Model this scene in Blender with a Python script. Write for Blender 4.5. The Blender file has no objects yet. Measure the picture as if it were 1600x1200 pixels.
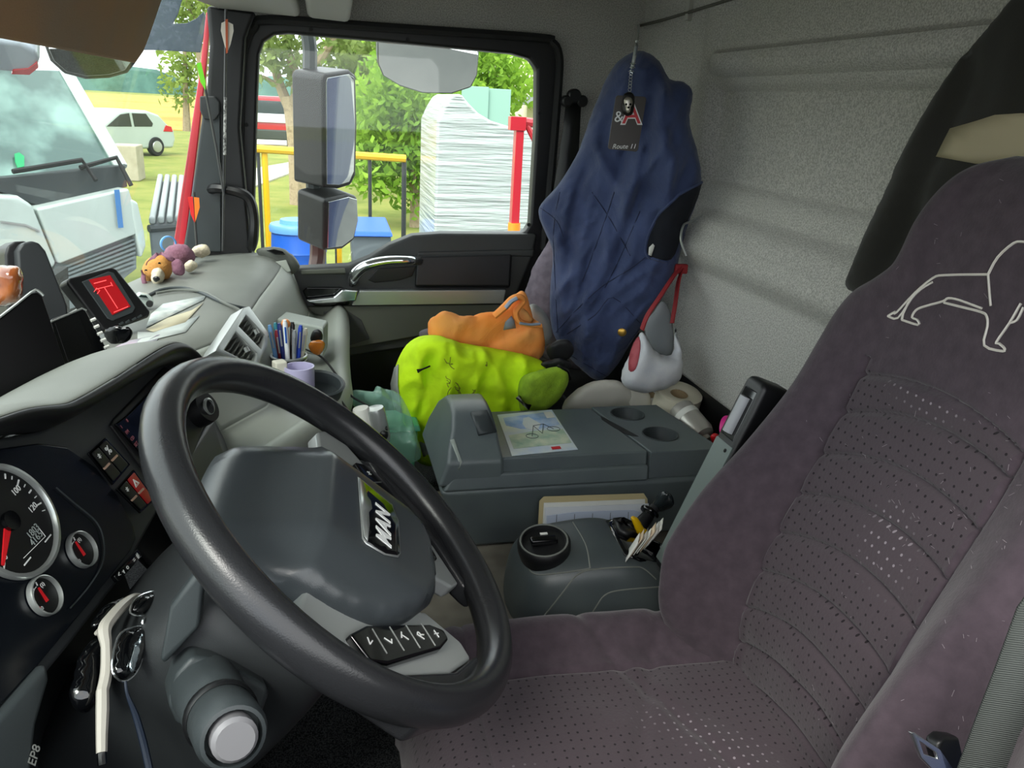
import bpy, bmesh, math, random
import numpy as np
from mathutils import Vector as V, Matrix, noise
from mathutils.geometry import delaunay_2d_cdt
from mathutils.bvhtree import BVHTree

# ------------------------------------------------------------------ camera
SC = bpy.context.scene
COL = SC.collection
FPX = 1250.0
_y = V(((490 - 800) / FPX, (600 - 150) / FPX, 1.0)).normalized()
_h = V((1, -.055, 0))
_z = _y.cross(_h).normalized()
if _z.y < 0: _z = -_z
_x = _y.cross(_z)
if _x.x < 0: _x = -_x
AX = (_x, _y, _z)                                   # world axes seen in camera (right, up, forward)
R_ = V((_x.x, _y.x, _z.x)); U_ = V((_x.y, _y.y, _z.y)); F_ = V((_x.z, _y.z, _z.z))
cd = bpy.data.cameras.new('camera'); cam = bpy.data.objects.new('camera', cd); COL.objects.link(cam)
cd.sensor_width = 36; cd.lens = FPX / 1600 * 36; cd.clip_start = .02; cd.clip_end = 2000
cam.matrix_world = Matrix(((R_.x, U_.x, -F_.x, 0), (R_.y, U_.y, -F_.y, 0), (R_.z, U_.z, -F_.z, 0), (0, 0, 0, 1)))
SC.camera = cam

# ------------------------------------------------------------------ light: a bright overcast sky, soft high sun
W = bpy.data.worlds.new('overcast_sky'); SC.world = W; W.use_nodes = True
_nt = W.node_tree; _bg = _nt.nodes['Background']
_tc = _nt.nodes.new('ShaderNodeTexCoord'); _nz = _nt.nodes.new('ShaderNodeTexNoise'); _cr = _nt.nodes.new('ShaderNodeValToRGB')
_nz.inputs['Scale'].default_value = 2.2; _nz.inputs['Detail'].default_value = 5
_cr.color_ramp.elements[0].position = .35; _cr.color_ramp.elements[0].color = (.80, .88, .97, 1)
_cr.color_ramp.elements[1].position = .62; _cr.color_ramp.elements[1].color = (1, 1, .98, 1)
_nt.links.new(_tc.outputs['Generated'], _nz.inputs['Vector']); _nt.links.new(_nz.outputs['Fac'], _cr.inputs['Fac'])
_nt.links.new(_cr.outputs['Color'], _bg.inputs['Color']); _bg.inputs['Strength'].default_value = 1.0
sd = bpy.data.lights.new('sun', 'SUN'); sd.energy = 1.2; sd.angle = math.radians(25); sd.color = (1, .96, .9)
sun = bpy.data.objects.new('sun', sd); COL.objects.link(sun)
sun.rotation_euler = V((.55, .75, -1.0)).to_track_quat('-Z', 'Y').to_euler()
SC.view_settings.view_transform = 'Standard'; SC.view_settings.look = 'None'
SC.view_settings.gamma = 1; SC.view_settings.use_curve_mapping = False
SC.view_settings.exposure = 1.75

# ------------------------------------------------------------------ helpers
def ray(u, v):
    d = V(((u - 800) / FPX, -(v - 600) / FPX, 1.0))
    return V((AX[0].dot(d), AX[1].dot(d), AX[2].dot(d)))
def at(u, v, X=None, Y=None, Z=None):
    d = ray(u, v)
    t = X / d.x if X is not None else Y / d.y if Y is not None else Z / d.z
    return d * t
def atp(u, v, p, n):
    d = ray(u, v); return d * (p.dot(n) / d.dot(n))
def lin(c):
    c = c.lstrip('#'); r = [int(c[i:i + 2], 16) / 255 for i in (0, 2, 4)]
    return tuple((x / 12.92 if x <= .04045 else ((x + .055) / 1.055) ** 2.4) for x in r) + (1,)

def mat(name, color, rough=.5, metal=0., bump=None, var=None, spec=.5, coat=0., sheen=0., trans=0., alpha=1., emit=None, wrinkle=None):
    m = bpy.data.materials.new(name); m.use_nodes = True
    nt = m.node_tree; b = nt.nodes['Principled BSDF']
    b.inputs['Base Color'].default_value = lin(color); b.inputs['Roughness'].default_value = rough
    b.inputs['Metallic'].default_value = metal; b.inputs['Specular IOR Level'].default_value = spec
    b.inputs['Coat Weight'].default_value = coat; b.inputs['Coat Roughness'].default_value = .08
    b.inputs['Transmission Weight'].default_value = trans; b.inputs['Alpha'].default_value = alpha
    if sheen:
        b.inputs['Sheen Weight'].default_value = sheen; b.inputs['Sheen Roughness'].default_value = .5
    if emit:
        b.inputs['Emission Color'].default_value = lin(emit[0]); b.inputs['Emission Strength'].default_value = emit[1]
    if bump or var or wrinkle:
        tc = nt.nodes.new('ShaderNodeTexCoord')
    if var:      # (scale, second colour, detail)
        n = nt.nodes.new('ShaderNodeTexNoise'); n.inputs['Scale'].default_value = var[0]; n.inputs['Detail'].default_value = var[2] if len(var) > 2 else 4
        r = nt.nodes.new('ShaderNodeValToRGB'); lo, hi = (var[3], var[4]) if len(var) > 4 else (.35, .65)
        r.color_ramp.elements[0].position = lo; r.color_ramp.elements[1].position = hi
        r.color_ramp.elements[0].color = lin(color); r.color_ramp.elements[1].color = lin(var[1])
        nt.links.new(tc.outputs['Object'], n.inputs['Vector']); nt.links.new(n.outputs['Fac'], r.inputs['Fac'])
        nt.links.new(r.outputs['Color'], b.inputs['Base Color'])
    if bump:     # (scale, strength, distance)
        n = nt.nodes.new('ShaderNodeTexNoise'); n.inputs['Scale'].default_value = bump[0]; n.inputs['Detail'].default_value = 3
        bp = nt.nodes.new('ShaderNodeBump'); bp.inputs['Strength'].default_value = bump[1]; bp.inputs['Distance'].default_value = bump[2] if len(bump) > 2 else .001
        nt.links.new(tc.outputs['Object'], n.inputs['Vector']); nt.links.new(n.outputs['Fac'], bp.inputs['Height'])
        nt.links.new(bp.outputs['Normal'], b.inputs['Normal'])
    if wrinkle:  # soft folds (scale, strength, distance)
        n = nt.nodes.new('ShaderNodeTexNoise'); n.inputs['Scale'].default_value = wrinkle[0]; n.inputs['Detail'].default_value = 4; n.inputs['Distortion'].default_value = 1.2
        b2 = nt.nodes.new('ShaderNodeBump'); b2.inputs['Strength'].default_value = wrinkle[1]; b2.inputs['Distance'].default_value = wrinkle[2]
        nt.links.new(tc.outputs['Object'], n.inputs['Vector']); nt.links.new(n.outputs['Fac'], b2.inputs['Height'])
        if bump: nt.links.new(bp.outputs['Normal'], b2.inputs['Normal'])
        nt.links.new(b2.outputs['Normal'], b.inputs['Normal'])
    return m

def glass_mat(name, refl=.06, haze=.03, tint=(1, 1, 1, 1)):
    m = bpy.data.materials.new(name); m.use_nodes = True; nt = m.node_tree
    nt.nodes.remove(nt.nodes['Principled BSDF']); out = nt.nodes['Material Output']
    t = nt.nodes.new('ShaderNodeBsdfTransparent'); t.inputs['Color'].default_value = tint
    g = nt.nodes.new('ShaderNodeBsdfGlossy'); g.inputs['Roughness'].default_value = .02
    d = nt.nodes.new('ShaderNodeBsdfDiffuse'); d.inputs['Color'].default_value = (.75, .8, .78, 1)
    lw = nt.nodes.new('ShaderNodeLayerWeight'); lw.inputs['Blend'].default_value = .5
    pw = nt.nodes.new('ShaderNodeMath'); pw.operation = 'POWER'; pw.inputs[1].default_value = 5; nt.links.new(lw.outputs['Facing'], pw.inputs[0])
    fr = nt.nodes.new('ShaderNodeMath'); fr.operation = 'MULTIPLY_ADD'; fr.inputs[1].default_value = .7; fr.inputs[2].default_value = refl; nt.links.new(pw.outputs[0], fr.inputs[0])
    m1 = nt.nodes.new('ShaderNodeMixShader'); m2 = nt.nodes.new('ShaderNodeMixShader')
    nt.links.new(fr.outputs[0], m1.inputs['Fac']); nt.links.new(t.outputs[0], m1.inputs[1]); nt.links.new(g.outputs[0], m1.inputs[2])
    tc = nt.nodes.new('ShaderNodeTexCoord'); n = nt.nodes.new('ShaderNodeTexNoise'); n.inputs['Scale'].default_value = 7; n.inputs['Detail'].default_value = 6
    mr = nt.nodes.new('ShaderNodeMapRange'); mr.inputs['From Min'].default_value = .3; mr.inputs['From Max'].default_value = .8
    mr.inputs['To Min'].default_value = haze * .4; mr.inputs['To Max'].default_value = haze * 2
    nt.links.new(tc.outputs['Object'], n.inputs['Vector']); nt.links.new(n.outputs['Fac'], mr.inputs['Value'])
    nt.links.new(mr.outputs[0], m2.inputs['Fac']); nt.links.new(m1.outputs[0], m2.inputs[1]); nt.links.new(d.outputs[0], m2.inputs[2])
    nt.links.new(m2.outputs[0], out.inputs['Surface'])
    return m

WO = {}
def _place(o, org, parent):
    WO[o.name] = V(org)
    if parent is not None:
        o.parent = parent; o.location = V(org) - WO[parent.name]
    else: o.location = org
def mk(name, verts, faces, m, parent=None, smooth=True, bevel=0, seg=2, sub=0, solid=0, uvs=None, origin=None):
    vs = [V(v) for v in verts]
    if origin is None:
        lo = [min(v[i] for v in vs) for i in range(3)]; hi = [max(v[i] for v in vs) for i in range(3)]
        origin = V(((lo[0] + hi[0]) / 2, (lo[1] + hi[1]) / 2, lo[2]))
    me = bpy.data.meshes.new(name); me.from_pydata([v - origin for v in vs], [], faces)
    if uvs is not None:
        ul = me.uv_layers.new(name='UVMap')
        for l in me.loops: ul.data[l.index].uv = uvs[l.vertex_index]
    bm = bmesh.new(); bm.from_mesh(me); bmesh.ops.recalc_face_normals(bm, faces=bm.faces); bm.to_mesh(me); bm.free()
    if smooth:
        me.polygons.foreach_set('use_smooth', [True] * len(me.polygons))
    if m is not None: me.materials.append(m)
    o = bpy.data.objects.new(name, me); COL.objects.link(o); _place(o, origin, parent)
    if solid:
        s = o.modifiers.new('s', 'SOLIDIFY'); s.thickness = solid; s.offset = 0
    if bevel:
        b = o.modifiers.new('b', 'BEVEL'); b.width = bevel; b.segments = seg; b.limit_method = 'ANGLE'; b.angle_limit = math.radians(35)
    if sub:
        s = o.modifiers.new('u', 'SUBSURF'); s.levels = sub; s.render_levels = sub
    if smooth and (bevel or not sub):
        me.set_sharp_from_angle(angle=math.radians(42))
        if bevel: o.modifiers.new('w', 'WEIGHTED_NORMAL').keep_sharp = False
    return o
def thing(name, label, cat, loc, group=None, kind=None):
    o = bpy.data.objects.new(name, None); COL.objects.link(o); o.empty_display_size = .05; _place(o, V(loc), None)
    tag(o, label, cat, group, kind); return o
def tag(o, label, cat=None, group=None, kind=None):
    if label: o['label'] = label
    if cat: o['category'] = cat
    if group: o['group'] = group
    if kind: o['kind'] = kind
    return o
def struct(o, label=None):
    o['kind'] = 'structure'
    if label: o['label'] = label
    return o

def hexa(name, p, m, parent=None, bevel=.004, seg=2, smooth=True, sub=0):   # p: 4 bottom + 4 top points, same order
    f = [(3, 2, 1, 0), (4, 5, 6, 7), (0, 1, 5, 4), (1, 2, 6, 5), (2, 3, 7, 6), (3, 0, 4, 7)]
    return mk(name, p, f, m, parent, smooth=smooth, bevel=bevel, seg=seg, sub=sub)
def fr(n, up=(0, 0, 1)):
    n = V(n).normalized(); a = V(up).cross(n)
    if a.length < 1e-5: a = V((1, 0, 0))
    a.normalize(); return a, n.cross(a), n
def box(name, c, s, m, parent=None, ax=None, bevel=.003, seg=2):
    c = V(c); a, b, d = ax if ax else (V((1, 0, 0)), V((0, 1, 0)), V((0, 0, 1)))
    a, b, d = V(a) * s[0] / 2, V(b) * s[1] / 2, V(d) * s[2] / 2
    p = [c - a - b - d, c + a - b - d, c + a + b - d, c - a + b - d, c - a - b + d, c + a - b + d, c + a + b + d, c - a + b + d]
    return hexa(name, p, m, parent, bevel, seg)
def cat(pts, n=6, closed=False):
    pts = [V(p) for p in pts]; out = []; N = len(pts); rng = range(N if closed else N - 1)
    for i in rng:
        g = (lambda k: pts[k % N]) if closed else (lambda k: pts[max(0, min(N - 1, k))])
        p0, p1, p2, p3 = g(i - 1), g(i), g(i + 1), g(i + 2)
        for k in range(n):
            t = k / n
            out.append(.5 * ((2 * p1) + (p2 - p0) * t + (2 * p0 - 5 * p1 + 4 * p2 - p3) * t * t + (3 * p1 - p0 - 3 * p2 + p3) * t ** 3))
    if not closed: out.append(pts[-1])
    return out
def loft(name, rings, m, parent=None, closed=True, caps=True, smooth=True, sub=0, bevel=0, uvs=None, solid=0, loop=False):
    n = len(rings[0]); vs = [v for r in rings for v in r]; fs = []
    for i in range(len(rings) if loop else len(rings) - 1):
        j2 = (i + 1) % len(rings)
        for j in range(n if closed else n - 1):
            k = (j + 1) % n; fs.append((i * n + j, i * n + k, j2 * n + k, j2 * n + j))
    if caps and closed and not loop:
        fs.append(tuple(range(n - 1, -1, -1))); fs.append(tuple(range((len(rings) - 1) * n, len(rings) * n)))
    return mk(name, vs, fs, m, parent, smooth, sub=sub, bevel=bevel, uvs=uvs, solid=solid)
def tube(name, pts, r, m, parent=None, n=8, smooth_path=5, closed=False, flat=None):
    pts = [V(p) for p in pts]
    rs = r if isinstance(r, (list, tuple)) else [r] * len(pts)
    if smooth_path > 1 and len(pts) > 2:
        q = cat(pts, smooth_path, closed); idx = np.linspace(0, len(pts) - (0 if closed else 1), len(q) + (1 if closed else 0))[:len(q)]
        rs = list(np.interp(idx, range(len(rs) + (1 if closed else 0)), list(rs) + ([rs[0]] if closed else []))); pts = q
    rings = []; up = None; N = len(pts)
    for i, p in enumerate(pts):
        t = (pts[(i + 1) % N] - pts[i - 1]) if closed else (pts[min(N - 1, i + 1)] - pts[max(0, i - 1)])
        t.normalize()
        if up is None:
            up = V((0, 0, 1)) if abs(t.z) < .9 else V((1, 0, 0))
        a = up - t * up.dot(t); a.normalize(); b = t.cross(a); up = a
        fx, fy = flat if flat else (1, 1)
        rings.append([p + (a * math.cos(k * 2 * math.pi / n) * fx + b * math.sin(k * 2 * math.pi / n) * fy) * rs[i] for k in range(n)])
    return loft(name, rings, m, parent, loop=closed)
RINGS = {'stripe', 'cup_rim', 'pale_ring', 'knob_ring', 'can_band', 'hoop', 'tape', 'core', 'stalk_ring'}
def lathe(name, prof, c, axis, m, parent=None, n=24, bevel=0, squash=1.):    # prof: [(radius, height)...]
    a, b, d = fr(axis); c = V(c); rings = []
    ring = name in RINGS
    if ring: prof = list(prof) + ([prof[0]] if prof[0] != prof[-1] else [])
    for (r, h) in prof:
        rings.append([c + d * h + (a * math.cos(k * 2 * math.pi / n) + b * math.sin(k * 2 * math.pi / n) * squash) * max(r, 1e-5) for k in range(n)])
    return loft(name, rings, m, parent, caps=not ring)
def disc(name, c, axis, r, h, m, parent=None, n=20, bev=.0):
    return lathe(name, [(r, 0), (r, h - bev), (r - bev, h)] if bev else [(r, 0), (r, h)], c, axis, m, parent, n)

def _inside(P, poly):
    x, y = P[:, 0], P[:, 1]; c = np.zeros(len(P), bool); n = len(poly)
    for i in range(n):
        x1, y1 = poly[i]; x2, y2 = poly[(i + 1) % n]
        k = ((y1 > y) != (y2 > y)) & (x < (x2 - x1) * (y - y1) / ((y2 - y1) if y2 != y1 else 1e-12) + x1)
        c ^= k
    return c
def _dist(P, poly, closed=True):
    D = np.full(len(P), 1e9); n = len(poly)
    for i in range(n if closed else n - 1):
        a = np.array(poly[i]); b = np.array(poly[(i + 1) % n]); ab = b - a
        t = np.clip(((P - a) @ ab) / max(ab @ ab, 1e-12), 0, 1)
        D = np.minimum(D, np.linalg.norm(P - (a + t[:, None] * ab), axis=1))
    return D
def tri2d(poly, holes=(), res=None):
    """points, triangles, n_boundary of a filled outline with holes"""
    pts = [tuple(p) for p in poly]; edges = [(i, (i + 1) % len(poly)) for i in range(len(poly))]
    for h in holes:
        s = len(pts); pts += [tuple(p) for p in h]; edges += [(s + i, s + (i + 1) % len(h)) for i in range(len(h))]
    nb = len(pts)
    if res:
        A = np.array(poly); lo, hi = A.min(0), A.max(0)
        gx = np.arange(lo[0] + res / 2, hi[0], res); gy = np.arange(lo[1] + res / 2, hi[1], res * .87)
        G = np.array([(x + (res / 2 if j % 2 else 0), y) for j, y in enumerate(gy) for x in gx])
        if len(G):
            k = _inside(G, poly) & (_dist(G, poly) > res * .45)
            for h in holes: k &= ~_inside(G, h) & (_dist(G, h) > res * .45)
            pts += [tuple(p) for p in G[k]]
    o = delaunay_2d_cdt([V(p) for p in pts], edges, [], 0, 1e-7)
    vs = [tuple(v) for v in o[0]]; cs = np.array([[sum(vs[i][0] for i in f) / len(f), sum(vs[i][1] for i in f) / len(f)] for f in o[2]])
    k = _inside(cs, poly)
    for h in holes: k &= ~_inside(cs, h)
    fs = [tuple(f) for f, q in zip(o[2], k) if q]
    return vs, fs, nb
def plate(name, pts, n, th, m, parent=None, holes=(), bevel=.002, smooth=True, seg=2):
    """flat outline (3-D points on a plane with normal n, the visible side), th thick behind it"""
    a, b, d = fr(n); o0 = V(pts[0])
    to2 = lambda q: ((V(q) - o0).dot(a), (V(q) - o0).dot(b))
    P = [to2(p) for p in pts]; H = [[to2(q) for q in h] for h in holes]
    vs, fs, nb = tri2d(P, H)
    N = len(vs); top = [o0 + a * x + b * y for x, y in vs]; bot = [t - d * th for t in top]
    F = list(fs) + [tuple(i + N for i in reversed(f)) for f in fs]
    cnt = {}
    for f in fs:
        for i in range(len(f)):
            e = (f[i], f[(i + 1) % len(f)]); k = (min(e), max(e)); cnt[k] = cnt.get(k, 0) + 1
    for (i, j), c in cnt.items():
        if c == 1: F.append((i, j, j + N, i + N))
    return mk(name, top + bot, F, m, parent, smooth, bevel=bevel, seg=seg)
def pillow(name, pts, n, T, m, parent=None, back=.3, R=None, res=.02, fn=None, wr=(0, 8), creases=(), smooth_n=4, seed=0, sub=1, edge=0., holes=(), auto=None, ridge=None):
    """a soft body: outline pts (3-D, about coplanar), bulging T towards n; fn(x, y) adds height; creases [(pts3d, amp, width)]"""
    a, b, d = fr(n); o0 = sum((V(p) for p in pts), V()) / len(pts)
    if smooth_n > 1: pts = cat(pts, smooth_n, True)
    to3 = lambda q: ((V(q) - o0).dot(a), (V(q) - o0).dot(b), (V(q) - o0).dot(d))
    L = [to3(p) for p in pts]; P = [(x, y) for x, y, z in L]
    H = [[to3(q)[:2] for q in h] for h in holes]
    vs, fs, nb = tri2d(P, H, res); A = np.array(vs); D = _dist(A, P)
    for h in H: D = np.minimum(D, _dist(A, h))
    R = R or max(D) * .8
    prof = np.sqrt(np.clip(1 - (1 - np.clip(D / R, 0, 1)) ** 2, 0, 1))
    hz = np.array([z for _, _, z in L]); BP = np.array(P)
    base = np.zeros(len(A))
    for i in range(len(A)):        # keep the outline's own depth
        w = 1 / (np.sum((BP - A[i]) ** 2, axis=1) + 1e-6) ** 1.5; base[i] = (w * hz).sum() / w.sum()
    h = T * prof
    for cp, amp, wd in creases:
        C = [to3(q)[:2] for q in cat(cp, 5)] if len(cp) > 2 else [to3(q)[:2] for q in cp]
        h = h + amp * np.exp(-(_dist(A, C, False) / wd) ** 2) * np.clip(D / (R * .3), 0, 1)
    if ridge:    # crisp long folds (height, folds per metre across, along, angle)
        ca, sa_ = math.cos(ridge[3]), math.sin(ridge[3])
        for i in range(len(A)):
            al, ac = A[i][0] * ca + A[i][1] * sa_, -A[i][0] * sa_ + A[i][1] * ca
            w1 = noise.noise(V((al * 5, ac * 5, seed + 3.1))) * .35
            q = V((al * ridge[2], ac * ridge[1] + w1 * 2, seed * 1.7)); r1 = 1 - min(1, abs(noise.noise(q)) * 1.9)
            q = q * 2.1; r2 = 1 - min(1, abs(noise.noise(q)) * 1.9)
            h[i] += ridge[0] * (r1 ** 3 - .25 + .45 * r2 ** 3) * min(1, D[i] / (R * .4))
    if auto:     # random soft folds (count, height, width, length, angle, spread)
        rn = random.Random(seed + 17); lo, hi_ = A.min(0), A.max(0)
        for _ in range(auto[0]):
            p0 = np.array([rn.uniform(lo[0], hi_[0]), rn.uniform(lo[1], hi_[1])]); an = auto[4] + rn.uniform(-auto[5], auto[5]); ln = auto[3] * rn.uniform(.5, 1.2)
            dv = np.array([math.cos(an), math.sin(an)]); nv = np.array([-dv[1], dv[0]]); k = rn.uniform(-.25, .25) * ln
            C = [tuple(p0 - dv * ln / 2), tuple(p0 + nv * k), tuple(p0 + dv * ln / 2)]; am = auto[1] * rn.choice((-1, -1, 1)) * rn.uniform(.5, 1.1); wd = auto[2] * rn.uniform(.6, 1.3)
            h = h + am * np.exp(-(_dist(A, C, False) / wd) ** 2) * np.clip(D / (R * .35), 0, 1)
    if wr[0]:
        for i in range(len(A)):
            q = V((A[i][0] * wr[1] + seed * 7.3, A[i][1] * wr[1] * .7, seed))
            h[i] += wr[0] * (noise.noise(q) + .5 * noise.noise(q * 2.3)) * prof[i]
    if fn is not None:
        for i in range(len(A)): h[i] += fn(A[i][0], A[i][1]) * prof[i]
    top = [o0 + a * A[i][0] + b * A[i][1] + d * (base[i] + h[i] + edge) for i in range(len(A))]
    bot = [o0 + a * A[i][0] + b * A[i][1] + d * (base[i] - T * back * prof[i] - edge) for i in range(len(A))]
    N = len(A); F = list(fs) + [tuple(i + N for i in reversed(f)) for f in fs]
    cnt = {}
    for f in fs:
        for i in range(3):
            e = (f[i], f[(i + 1) % 3]); k = (min(e), max(e)); cnt[k] = cnt.get(k, 0) + 1
    rim = [k for k, c in cnt.items() if c == 1]
    if edge:
        F += [(i, j, j + N, i + N) for i, j in rim]; VV = top + bot
    else:
        onb = {i for e in rim for i in e}; mp = {}; VV = list(top); mpb = []
        for i in range(N):
            if i in onb: mpb.append(i)
            else: mpb.append(len(VV)); VV.append(bot[i])
        F = list(fs) + [tuple(mpb[i] for i in reversed(f)) for f in fs]
    return mk(name, VV, F, m, parent, True, sub=sub)
def bvh(o):
    dg = bpy.context.evaluated_depsgraph_get(); e = o.evaluated_get(dg); me = e.to_mesh(); w = WO[o.name]
    t = BVHTree.FromPolygons([v.co + w for v in me.vertices], [tuple(p.vertices) for p in me.polygons]); e.to_mesh_clear(); return t
def hit(tr, u, v, off=0.):
    d = ray(u, v).normalized(); r = tr.ray_cast(V((0, 0, 0)), d)
    if r[0] is None: return None
    nn = r[1] if r[1].dot(d) < 0 else -r[1]
    return r[0] + nn * off
def decal(name, poly, tr, m, parent=None, off=.0015, res=12, th=.001, smooth_n=0, fallback=None):
    """a thin layer lying on a surface: outline seen at these pixels, laid onto the surface itself"""
    if smooth_n: poly = [(p.x, p.y) for p in cat([(x, y, 0) for x, y in poly], smooth_n, True)]
    vs, fs, nb = tri2d([(float(x), float(y)) for x, y in poly], (), res)
    P = []; last = fallback
    for u, v in vs:
        h = hit(tr, u, v, off)
        if h is None: h = ray(u, v).normalized() * (last.length if last else 1)
        P.append(h); last = h
    return mk(name, P, fs, m, parent, True, solid=th)
def stroke(name, px, tr, w, m, parent=None, off=.001, n=5, smooth_path=4):
    """a thread or line lying on a surface"""
    pts = [(V((x, y, 0))) for x, y in px]
    if smooth_path > 1 and len(pts) > 2: pts = cat(pts, smooth_path)
    P = [hit(tr, p.x, p.y, off) for p in pts]; P = [p for p in P if p is not None]
    if len(P) < 2: return None
    return tube(name, P, w, m, parent, n=n, smooth_path=1)
_fc = {}
def text(name, s, o, ax, ay, size, m, parent=None, th=.0008, shear=0., align='CENTER', bold=0., space=1.):
    cu = bpy.data.curves.new(name, 'FONT'); cu.body = s; cu.size = size; cu.align_x = align; cu.align_y = 'CENTER'; cu.shear = shear; cu.offset = bold; cu.space_character = space; cu.resolution_u = 3
    t = bpy.data.objects.new(name, cu); COL.objects.link(t); dg = bpy.context.evaluated_depsgraph_get(); dg.update()
    me = bpy.data.meshes.new_from_object(t.evaluated_get(dg)); bpy.data.objects.remove(t); bpy.data.curves.remove(cu)
    ax = V(ax).normalized(); nz = ax.cross(V(ay)).normalized(); ay = nz.cross(ax); o = V(o)
    vs = [o + ax * v.co.x + ay * v.co.y for v in me.vertices]; fs = [tuple(p.vertices) for p in me.polygons]
    bpy.data.meshes.remove(me)
    return mk(name, vs, fs, m, parent, False, solid=th)
def copy_tree(o, parent=None, loc=None):
    c = o.copy(); COL.objects.link(c)
    if parent: c.parent = parent
    if loc is not None: c.location = loc
    for ch in o.children: copy_tree(ch, c)
    return c
random.seed(4)
# ------------------------------------------------------------------ materials
M = {}
def fabric(name, c1, c2, scale, bs, rough=.95):
    m = mat(name, c1, rough, bump=(scale, bs, .002), var=(scale * .8, c2, 2, .38, .62), spec=.2); M[name] = m
fabric('headliner', '#9a9994', '#bdbcb6', 420, .5)
fabric('carpet', '#15181a', '#4a4d4e', 520, 1.)
fabric('tunnel_mat', '#5f5a52', '#7b766c', 14, .3)
fabric('velour', '#443d43', '#5b5159', 130, .25)
M['velour_old'] = M['velour']
M['black'] = mat('black_plastic', '#0e0f11', .45)
M['gloss'] = mat('gloss_black', '#050608', .08, coat=.3)
M['dark'] = mat('dark_plastic', '#2a2d2f', .5, bump=(1200, .25, .0005))
M['charcoal'] = mat('charcoal_plastic', '#33393b', .5, bump=(1000, .3, .0005))
M['console'] = mat('console_plastic', '#545c5f', .42, bump=(1000, .3, .0005), var=(9, '#5d6666', 5)); M['pod'] = mat('pod_plastic', '#3a4143', .42, bump=(1000, .3, .0005), var=(9, '#434a4a', 5))
M['dash_top'] = mat('dash_pad', '#6d706b', .6, bump=(700, .35, .0006), var=(5, '#7a7d77', 5))
M['dash_light'] = mat('dash_light_trim', '#9a9f97', .55, bump=(900, .2, .0005))
M['dash_mid'] = mat('dash_mid_trim', '#5d605b', .55, bump=(900, .3, .0005), var=(6, '#6a6d67', 5))
M['door_dark'] = mat('door_trim', '#3a3c3c', .55, bump=(900, .3, .0005))
M['door_low'] = mat('door_lower', '#55584f', .6, bump=(600, .3, .0006))
M['silver'] = mat('satin_silver', '#b4b8b6', .32, .7)
M['chrome'] = mat('chrome', '#dfe3e4', .15, .95)
M['light_trim'] = mat('overhead_trim', '#a9a9a2', .6, bump=(700, .2, .0005))
M['red_body'] = mat('red_paint', '#b3222e', .3, coat=.4)
M['white_paint'] = mat('white_paint', '#b3bfba', .35, coat=.3)
M['mirror'] = mat('mirror_glass', '#eef2f2', .02, 1.)
M['pane'] = glass_mat('door_pane', .02, .012, (.97, 1, .98, 1))
M['windshield'] = glass_mat('windshield_glass', .05, .08, (.90, .97, .94, 1))
M['dark_glass'] = mat('tinted_glass', '#1c2a28', .08, coat=.5)
M['white'] = mat('white_ink', '#e9ebe9', .5)
M['red'] = mat('red_plastic', '#c4131d', .4)
M['green'] = mat('green_plastic', '#6fd01c', .4)
M['yellow'] = mat('yellow_paint', '#d9a900', .45)
M['blue'] = mat('blue_plastic', '#1456b8', .4)
M['paper'] = mat('paper', '#d9d9d2', .8)
M['rubber'] = mat('rubber', '#121314', .7)

# ------------------------------------------------------------------ the cab
def quad(name, p, m, th=.02, n=None):
    nn = n or (V(p[1]) - V(p[0])).cross(V(p[2]) - V(p[0])).normalized()
    return plate(name, p, nn, th, m, bevel=0)
FLOOR = -1.15; TUN = -.80
struct(quad('floor', [(-.75, .2, FLOOR), (.86, .2, FLOOR), (.86, 2.21, FLOOR), (-.75, 2.21, FLOOR)], M['carpet'], .03, V((0, 0, 1))))
struct(quad('ceiling', [(-.32, .18, .30), (-.32, 2.18, .30), (.88, 2.18, .30), (.88, .18, .30)], M['headliner'], .03, V((0, 0, -1))))
t = struct(hexa('trim_1', [(-.12, .97, FLOOR), (.86, .97, FLOOR), (.86, 1.60, FLOOR), (-.12, 1.60, FLOOR), (-.12, 1.01, TUN), (.86, 1.01, TUN), (.86, 1.56, TUN), (-.12, 1.56, TUN)], M['carpet'], bevel=.03, seg=3), 'speckled carpet over the engine tunnel')
o = struct(plate('trim_2', [(-.08, 1.015, TUN + .006), (.84, 1.015, TUN + .006), (.84, 1.55, TUN + .006), (-.08, 1.55, TUN + .006)], V((0, 0, 1)), .01, M['tunnel_mat'], bevel=.003), 'worn grey brown mat on the tunnel')
# rear wall: pressed fibre panel with recessed field and ledge
def sm(x, a, b):
    t = min(1, max(0, (x - a) / (b - a))); return t * t * (3 - 2 * t)
WX = .86
gy = np.linspace(.18, 2.18, 150); gz = np.linspace(-.58, .31, 120)
vs = []; fs = []
for z in gz:
    for y in gy:
        inn = sm(y, 1.735, 1.695)                       # inside the field (towards the driver)
        off = .022 * inn * sm(z, .085, .105) * (1 - sm(z, .120, .135))      # ridge over the field
        off += -.020 * inn * sm(z, -.155, -.13) * (1 - sm(z, .055, .078))   # recessed field
        off += .035 * sm(y, 1.78, 1.70) * (1 - sm(z, -.225, -.185)) * sm(z, -.33, -.27)  # ledge roll
        off += .014 * sm(y, 1.78, 1.70) * (1 - sm(z, -.27, -.22))
        off += .008 * sm(y, 1.70, 1.72) * (1 - sm(y, 1.76, 1.79))
        vs.append((WX - off, y, z))
n = len(gy)
for i in range(len(gz) - 1):
    for j in range(n - 1): fs.append((i * n + j, i * n + j + 1, (i + 1) * n + j + 1, (i + 1) * n + j))
o = mk('wall_rear', vs, fs, M['headliner'], solid=0); struct(o, 'grey pressed fibre rear wall of the cab')
s = o.modifiers.new('s', 'SOLIDIFY'); s.thickness = .01; s.offset = -1
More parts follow.
